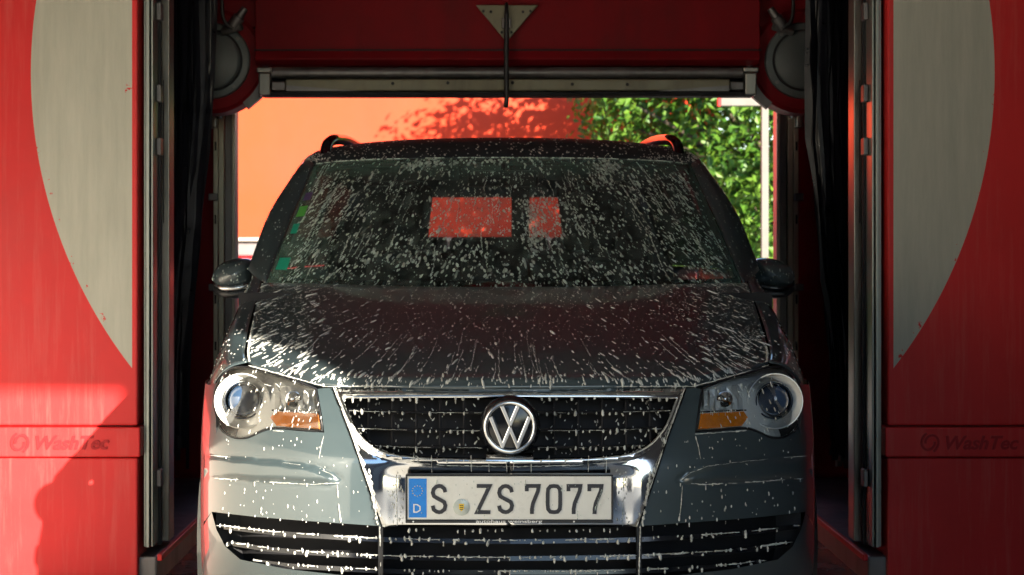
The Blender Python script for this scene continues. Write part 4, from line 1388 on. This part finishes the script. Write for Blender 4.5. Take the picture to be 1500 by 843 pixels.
# ================================================================== SOAP FOAM on the car
def blob(mb, p, n, d, length, width, height, seg=7):
    """one drop: a tear-shaped cap on the surface, heavy at its lower end"""
    d = (d - n * d.dot(n))
    if d.length < 1e-6:
        return
    d.normalize()
    s = n.cross(d)
    o = len(mb.v)
    rj = [random.uniform(0.8, 1.2) for _ in range(seg)]
    for sc_, hh in ((1.0, -0.0006), (0.68, height * 0.75)):
        for j in range(seg):
            a = 2 * math.pi * j / seg
            l = math.cos(a) * length * 0.5 * rj[j]
            tp_ = 0.65 + 0.35 * (0.5 + 0.5 * math.cos(a))
            w = math.sin(a) * width * 0.5 * tp_ * rj[j]
            q = p + d * l * sc_ + s * w * sc_ + n * hh
            mb.v.append((q.x, q.y, q.z))
    q = p + d * length * 0.08 + n * height
    mb.v.append((q.x, q.y, q.z))
    for j in range(seg):
        k = (j + 1) % seg
        mb.f.append((o + j, o + k, o + seg + k, o + seg + j))
        mb.f.append((o + seg + j, o + seg + k, o + 2 * seg))

def foam_obj(mb, name='foam', parent=car, mt='foam'):
    # faces already wind outwards or inwards as one shell; normals are fixed per drop
    o = mb.build(name, mt, parent, smooth=True, fix=False)
    return tag(o, kind='stuff')

def flow(n, x, side):
    gdir = Vector((0, 0, -1))
    t = gdir - n * gdir.dot(n)
    t.normalize()
    return (t + Vector((x * side, 0, 0)) + Vector((random.uniform(-.32, .32), 0, 0))).normalized()

def clump(u, v, f):
    return 0.5 + 0.5 * math.sin(u * f * 1.7 + 3.1 * math.sin(v * f * 1.3 + 1.1)) * math.cos(v * f * 1.9 + 2.3 * math.sin(u * f + .4))

hb = MB()
for i in range(2100):
    u, v = random.random(), random.random() ** 0.9
    if random.random() > (0.45 + 0.55 * clump(u, v, 23)) * (1 - 0.5 * sstep(0.5, 1.0, abs(2 * u - 1))) * (1 - 0.65 * sstep(0.45, 0.1, v) * sstep(0.45, 0.7, abs(2 * u - 1))):
        continue
    n = HOOD.normal(u, v)
    if n.z < 0:
        n = -n
    p = HOOD.at(u, v)
    front = 1 - v
    big = random.random() < 0.10 + 0.16 * front
    w = 0.0030 * math.exp(random.gauss(0, 0.4)) * (1 + 0.5 * front) * (1.5 if big else 1)
    L = w * random.uniform(1.2, 3.4) * (1 + 0.9 * v) * (1.5 if big and random.random() < .5 else 1)
    blob(hb, p, n, flow(n, p.x, 0.65), L, w, w * 0.32)
for i in range(2300):
    u, v = random.random(), 0.42 + 0.58 * random.random() ** 0.8
    n = HOOD.normal(u, v)
    n = -n if n.z < 0 else n
    p = HOOD.at(u, v)
    w = random.uniform(0.0015, 0.0034)
    blob(hb, p, n, flow(n, p.x, 0.65), w * random.uniform(1.2, 3.6), w, w * 0.3, 5)
for i in range(80):      # long runs
    u, v = random.uniform(0.04, 0.96), random.uniform(0.12, 0.62)
    x = 0
    for k in range(random.randint(10, 34)):
        n = HOOD.normal(u, v)
        if n.z < 0:
            n = -n
        p = HOOD.at(u, v)
        if random.random() < 0.85:
            blob(hb, p, n, flow(n, p.x, 0.25), 0.013, random.uniform(0.0011, 0.0026), 0.0008, 6)
        v -= 0.0098
        u += (u - 0.5) * 0.007 + random.uniform(-.0006, .0006)
        if v < 0.01 or not 0.01 < u < 0.99:
            break
    if v > 0.01:
        blob(hb, HOOD.at(min(.99, max(.01, u)), v), HOOD.normal(min(.99, max(.01, u)), v), Vector((0, -1, 0)), 0.014, 0.007, 0.002)
foam_obj(hb, 'foam', hood)

wb = MB()
def ws_den(u, v):
    e = min(u, 1 - u)
    d = 0.12 + 0.88 * sstep(0.03, 0.15, e)
    d *= 0.15 + 0.85 * (1 - sstep(0.86, 0.93, v)) if not 0.33 < u < 0.72 else 1.0
    return d * (0.45 + 0.55 * clump(u, v, 19))
for i in range(6800):
    u, v = random.random(), random.random()
    if random.random() > ws_den(u, v):
        continue
    n = WS.normal(u, v)
    if n.z < 0:
        n = -n
    p = WS.at(u, v)
    w = min(0.014, 0.0042 * math.exp(random.gauss(0, 0.48)))
    L = w * random.uniform(1.0, 3.4)
    if random.random() < 0.14:
        L *= 1.8
    blob(wb, p, n, flow(n, p.x, 0.30), L, w, w * 0.28)
def smear(u0, v0, su, sv, k):
    for i in range(k):
        u, v = random.gauss(u0, su), random.gauss(v0, sv)
        if 0.01 < u < 0.99 and 0.01 < v < 0.995:
            n = WS.normal(u, v)
            n = -n if n.z < 0 else n
            blob(wb, WS.at(u, v), n, flow(n, 0, 0), random.uniform(.012, .03), random.uniform(.006, .015), 0.0015)
for i in range(120):      # runs down the glass
    u, v = random.uniform(0.05, 0.95), random.uniform(0.25, 0.98)
    w = random.uniform(0.002, 0.0055)
    for k in range(random.randint(4, 17)):
        n = WS.normal(u, v)
        n = -n if n.z < 0 else n
        blob(wb, WS.at(u, v), n, flow(n, 0.25 * (u - .5), 1), 0.017, w * random.uniform(0.6, 1.5), 0.001, 6)
        v -= 0.0145
        u += (u - 0.5) * 0.004 + random.uniform(-.0012, .0012)
        if v < 0.03:
            break
for i in range(420):
    u, v = random.uniform(0.40, 0.64), random.uniform(0.34, 0.66)
    n = WS.normal(u, v)
    n = -n if n.z < 0 else n
    w = random.uniform(0.003, 0.009)
    blob(wb, WS.at(u, v), n, flow(n, 0, 0), w * random.uniform(1, 2), w, w * 0.28)
smear(0.36, 0.95, 0.022, 0.025, 80)
smear(0.44, 0.97, 0.05, 0.018, 70)
smear(0.685, 0.93, 0.016, 0.04, 90)
smear(0.665, 0.82, 0.006, 0.06, 36)
smear(0.40, 0.22, 0.05, 0.07, 110)
smear(0.540, 0.42, 0.008, 0.13, 190)
smear(0.575, 0.45, 0.018, 0.09, 50)
smear(0.55, 0.12, 0.10, 0.05, 120)
for i in range(170):      # lather held along the top edge of the glass
    u = 0.02 + 0.96 * i / 170
    if clump(u, 0.3, 31) > 0.22:
        p = WS.at(u, 0.998) + Vector((0, -0.002, 0.002))
        blob(wb, p, Vector((0, -0.6, 0.8)), Vector((1, 0, 0)), 0.014, random.uniform(0.003, 0.0065), 0.003, 6)
foam_obj(wb, 'foam', ws_o, 'foam_thin')
for sgn in (False, True):
    mfoam = MB()
    for cap_, p, n, w, mr_ in MIRROR_DROPS:
        if mr_ == sgn:
            f_ = -1 if sgn else 1
            blob(mfoam, Vector((p.x * f_, p.y, p.z)), Vector((n.x * f_, n.y, n.z)), Vector((0, -0.3, -1)), w * random.uniform(1, 3), w, w * 0.3, 6)
            owner = cap_
    foam_obj(mfoam, 'foam', owner, 'foam_thin')
pb = MB()
for i in range(360):
    u, v = random.random(), random.random()
    p, n = PIL.at(u, v), PIL.normal(u, v)
    n = -n if n.x > 0 else n
    if random.random() < 0.5:
        p.x, n.x = -p.x, -n.x
    w = random.uniform(0.002, 0.0055)
    blob(pb, p, n, Vector((p.x * 0.4, -1, -1)), w * random.uniform(1, 3), w, w * 0.3, 6)
foam_obj(pb, 'foam', car, 'foam_thin')

rb = MB()
for i in range(1500):
    u, v = random.uniform(0.06, 0.94), random.uniform(0.0, 0.42)
    if random.random() > clump(u, v, 30):
        continue
    n = ROOF.normal(u, v)
    n = -n if n.z < 0 else n
    w = random.uniform(0.004, 0.009)
    blob(rb, ROOF.at(u, v), n, Vector((random.uniform(-.5, .5), -1, -.5)), w * random.uniform(1, 2.5), w, w * 0.3)
foam_obj(rb, 'foam', roof)

# beads of foam that gather on panel edges and hang from the slats
def edge_beads(mb, pts, step, wlo, whi, off=-0.003, keep=0.85, drop=0.0, mirror=True):
    ln = resample(pts, step, closed=False)
    for p in ln:
        for sgn in ((1, -1) if mirror else (1,)):
            if random.random() > keep:
                continue
            q = lift(p.x + random.uniform(-.8, .8), p.y + random.uniform(-.8, .8), off)
            q.x *= sgn
            w = random.uniform(wlo, whi)
            blob(mb, q, Vector((0, -1, 0.1)).normalized(), Vector((random.uniform(-.3, .3), 0, -1)), w * random.uniform(1.0, 1.8), w, w * 0.45)
            if drop and random.random() < drop:
                L = random.uniform(0.007, 0.013)
                blob(mb, q + Vector((0, 0, -L * 0.5)), Vector((0, -1, 0)), Vector((0, 0, -1)), L, w * 0.8, w * 0.5)

def edge_line(mb, pts, wlo, whi, off=-0.003, keep=0.85, run=5.0, mirror=True):
    """thin, broken line of lather lying along an edge"""
    ln = resample(pts, run, closed=False)
    for sgn in ((1, -1) if mirror else (1,)):
        on, w = True, random.uniform(wlo, whi)
        for a, b in zip(ln, ln[1:]):
            if random.random() < 0.30:
                on = random.random() < keep * 0.85
                w = random.uniform(wlo, whi)
            if not on:
                continue
            qa, qb = lift(a.x, a.y, off), lift(b.x, b.y, off)
            qa.x *= sgn
            qb.x *= sgn
            blob(mb, (qa + qb) * 0.5 + Vector((0, 0, random.uniform(-.0008, .0008))), Vector((0, -1, 0.1)).normalized(), qb - qa, (qb - qa).length * 1.5, w * random.uniform(0.4, 1.15), w * 0.4, 6)

bb = MB()
edge_line(bb, [(474, 566.5), (560, 566.5), (660, 567), (CXP, 566.5)], 0.003, 0.006, -0.006, 0.9)
edge_beads(bb, [(474, 565), (560, 565), (660, 565.5), (CXP, 565)], 7.0, 0.004, 0.0105, -0.006, 0.55, 0.0)
edge_line(bb, [(366, 536), (395, 544), (430, 554), (474, 566)], 0.003, 0.006, -0.006, 0.92)
edge_line(bb, [(p[0] + 3, p[1]) for p in V_LINE], 0.0025, 0.007, -0.008, 0.8)
edge_beads(bb, [(p[0] + 5, p[1]) for p in V_LINE], 8, 0.003, 0.009, -0.008, 0.5, 0.15)
edge_line(bb, [(312, 668), (400, 676), (455, 683), (482, 693), (496, 703)], 0.0012, 0.0030, -0.004, 0.75)
edge_line(bb, [(318, 701), (400, 707), (460, 710), (496, 708)], 0.0016, 0.0042, -0.003, 0.85)
edge_beads(bb, [(318, 703), (400, 709), (460, 712), (496, 710)], 22, 0.003, 0.005, -0.002, 0.6, 0.4)
edge_line(bb, [(494, 712), (496, 740), (499, 764)], 0.003, 0.006, -0.002, 0.85)
edge_line(bb, [(400, 631), (440, 634), (474, 636)], 0.003, 0.006, -0.002, 0.85)
edge_line(bb, [(474, 640), (470, 655), (467, 672)], 0.002, 0.005, -0.002, 0.7)
edge_beads(bb, [(335, 752), (430, 764), (556, 773)], 16, 0.002, 0.005, -0.002, 0.6, 0.3)
for i in range(170):
    px, py = random.uniform(325, 545), random.uniform(640, 765)
    if inside((px, py), bump_poly):
        for sgn in (-1, 1):
            if random.random() < 0.5:
                q = lift(px, py, -0.001)
                if inside((px, py), STRIP):
                    q.y -= 0.014
                q.x *= sgn
                w = random.uniform(0.0016, 0.0048)
                blob(bb, q, Vector((q.x * 0.5, -1, 0)).normalized(), Vector((0, 0, -1)), w * random.uniform(1, 2.6), w, w * 0.4)
for px, y0, y1 in ((470, 637, 668), (468, 690, 712), (545, 680, 770), (400, 560, 600)):
    pass
foam_obj(bb, 'foam', bumper)

gb = MB()
edge_line(gb, [(502, 579), (600, 578), (CXP, 578)], 0.0015, 0.0035, -0.012, 0.8)
edge_line(gb, [(502, 573), (600, 572), (CXP, 572)], 0.001, 0.002, -0.010, 0.5)
edge_beads(gb, [(504, 585), (600, 584), (700, 584)], 11, 0.006, 0.010, -0.006, 0.6, 0.35)
for ln in slat_lines:
    edge_beads(gb, [(x, y + 2.5) for x, y in ln[:3]] + [(705, ln[3][1] + 2.5)], 10, 0.0045, 0.010, 0.006, 0.5, 0.12)
    edge_line(gb, [(x, y + 1) for x, y in ln[:3]] + [(705, ln[3][1] + 1)], 0.0010, 0.0024, 0.008, 0.7)
edge_line(gb, GR_SIDE[6:], 0.002, 0.005, -0.016, 0.75)
edge_beads(gb, GR_SIDE[6:], 9.0, 0.003, 0.007, -0.016, 0.5, 0.2)
for i in range(190):
    px, py = random.uniform(515, 720), random.uniform(588, 668)
    if inside((px, py), GR_OPEN):
        q = lift(px, py, 0.03 + 0.03 * random.random())
        q.x *= random.choice((-1, 1))
        w = random.uniform(0.002, 0.006)
        blob(gb, q, Vector((0, -1, 0)), Vector((random.uniform(-1, 1), 0, -1)), w * random.uniform(1, 3), w, w * 0.4)
foam_obj(gb, 'foam', grille)

sb = MB()
edge_line(sb, [(575, 676), (650, 682), (CXP, 684)], 0.002, 0.0045, -0.012, 0.8)
for px in (606, 632, 690, 716, 742):
    edge_line(sb, [(px, 668), (px, 680), (px + 0.5, 692)], 0.002, 0.0035, -0.014, 0.8, 4.0)
edge_line(sb, [(580, 690), (581, 730), (582, 770)], 0.004, 0.0065, 0.004, 0.95)
edge_beads(sb, [(541, 690), (545, 720), (550, 750), (553, 768)], 3.0, 0.004, 0.010, -0.006, 0.8, 0.0)
for i in range(230):
    px, py = random.uniform(540, 592), random.uniform(684, 768)
    if inside((px, py), sh_loop):
        q = lift(px, py, 0.002)
        q.x *= random.choice((-1, 1))
        w = random.uniform(0.0025, 0.0058)
        blob(sb, q, Vector((0, -1, 0)), Vector((random.uniform(-.3, .3), 0, -1)), w * random.uniform(1, 2.2), w, w * 0.4)
foam_obj(sb, 'foam', shield_o)

pdm = MB()
for px, y0, ln_ in ((823, 712, 10), (882, 716, 34), (846, 752, 10), (700, 745, 8), (640, 704, 6), (770, 704, 8)):
    for k in range(int(ln_ / 2)):
        q = pl(px - k * (0.7 if px == 882 else 0.15) + random.uniform(-.4, .4), y0 + 2 * k)
        blob(pdm, Vector((q.x, PY - 0.0066, q.z)), Vector((0, -1, 0)), Vector((0, 0, -1)), 0.006, random.uniform(.0016, .0036), 0.0010, 6)
for k in range(46):
    q = pl(random.uniform(600, 892), random.uniform(703, 758))
    w = random.uniform(0.001, 0.0028)
    blob(pdm, Vector((q.x, PY - 0.0066, q.z)), Vector((0, -1, 0)), Vector((0, 0, -1)), w * random.uniform(1, 2.5), w, w * 0.4, 6)
foam_obj(pdm, 'foam', plate, 'foam_thin')
ib_ = MB()
for ln in low_lines:
    edge_line(ib_, [(x, y - 1) for x, y in ln], 0.002, 0.007, 0.006, 0.6)
    edge_beads(ib_, [(x, y - 1) for x, y in ln], 7.0, 0.003, 0.009, 0.006, 0.5, 0.0)
    edge_beads(ib_, [(x, y + 3) for x, y in ln], 15, 0.005, 0.011, 0.006, 0.5, 0.25)
edge_line(ib_, [(556, 772), (557, 800), (558, 845)], 0.003, 0.007, -0.004, 0.9)
edge_beads(ib_, [(590, 776), (660, 778), (CXP, 778)], 10, 0.004, 0.009, 0.0, 0.6, 0.3)
foam_obj(ib_, 'foam', intake)

fb = MB()
for mir in (1, -1):
    for i in range(60):      # thick seam line between bonnet and fender
        v = 0.02 + 0.62 * i / 60 if mir == 1 else 0.02 + 0.3 * i / 60
        p = HOOD.at(0.004 if mir == 1 else 0.996, v)
        n = Vector((0, 0, 1))
        blob(fb, p, n, Vector((0, -1, -.3)), 0.014, random.uniform(.004, .0085), 0.003)
    for i in range(130):
        u, v = random.random() * 0.75, random.random()
        p = FEN.at(u, v)
        n = FEN.normal(u, v)
        if n.x > 0:
            n = -n
        if mir == -1:
            p.x, n.x = -p.x, -n.x
        w = random.uniform(0.002, 0.005)
        blob(fb, p, n, Vector((p.x, -1, -0.6)), w * random.uniform(1.2, 2.6), w, w * 0.35)
foam_obj(fb, 'foam', hood)
lb = MB()
for i in range(150):
    px, py = random.uniform(318, 470), random.uniform(542, 638)
    if inside((px, py), HEAD):
        q = lift(px, py, -0.002)
        q.x *= random.choice((-1, 1))
        w = random.uniform(0.002, 0.005)
        blob(lb, q, Vector((q.x * .6, -1, 0.2)).normalized(), Vector((q.x * .5, 0, -1)), w * random.uniform(1.4, 5), w, w * 0.4)
edge_beads(lb, [(402, 602), (430, 603), (466, 605)], 3, 0.002, 0.005, -0.002, 0.7, 0.15)
foam_obj(lb, 'foam', car)
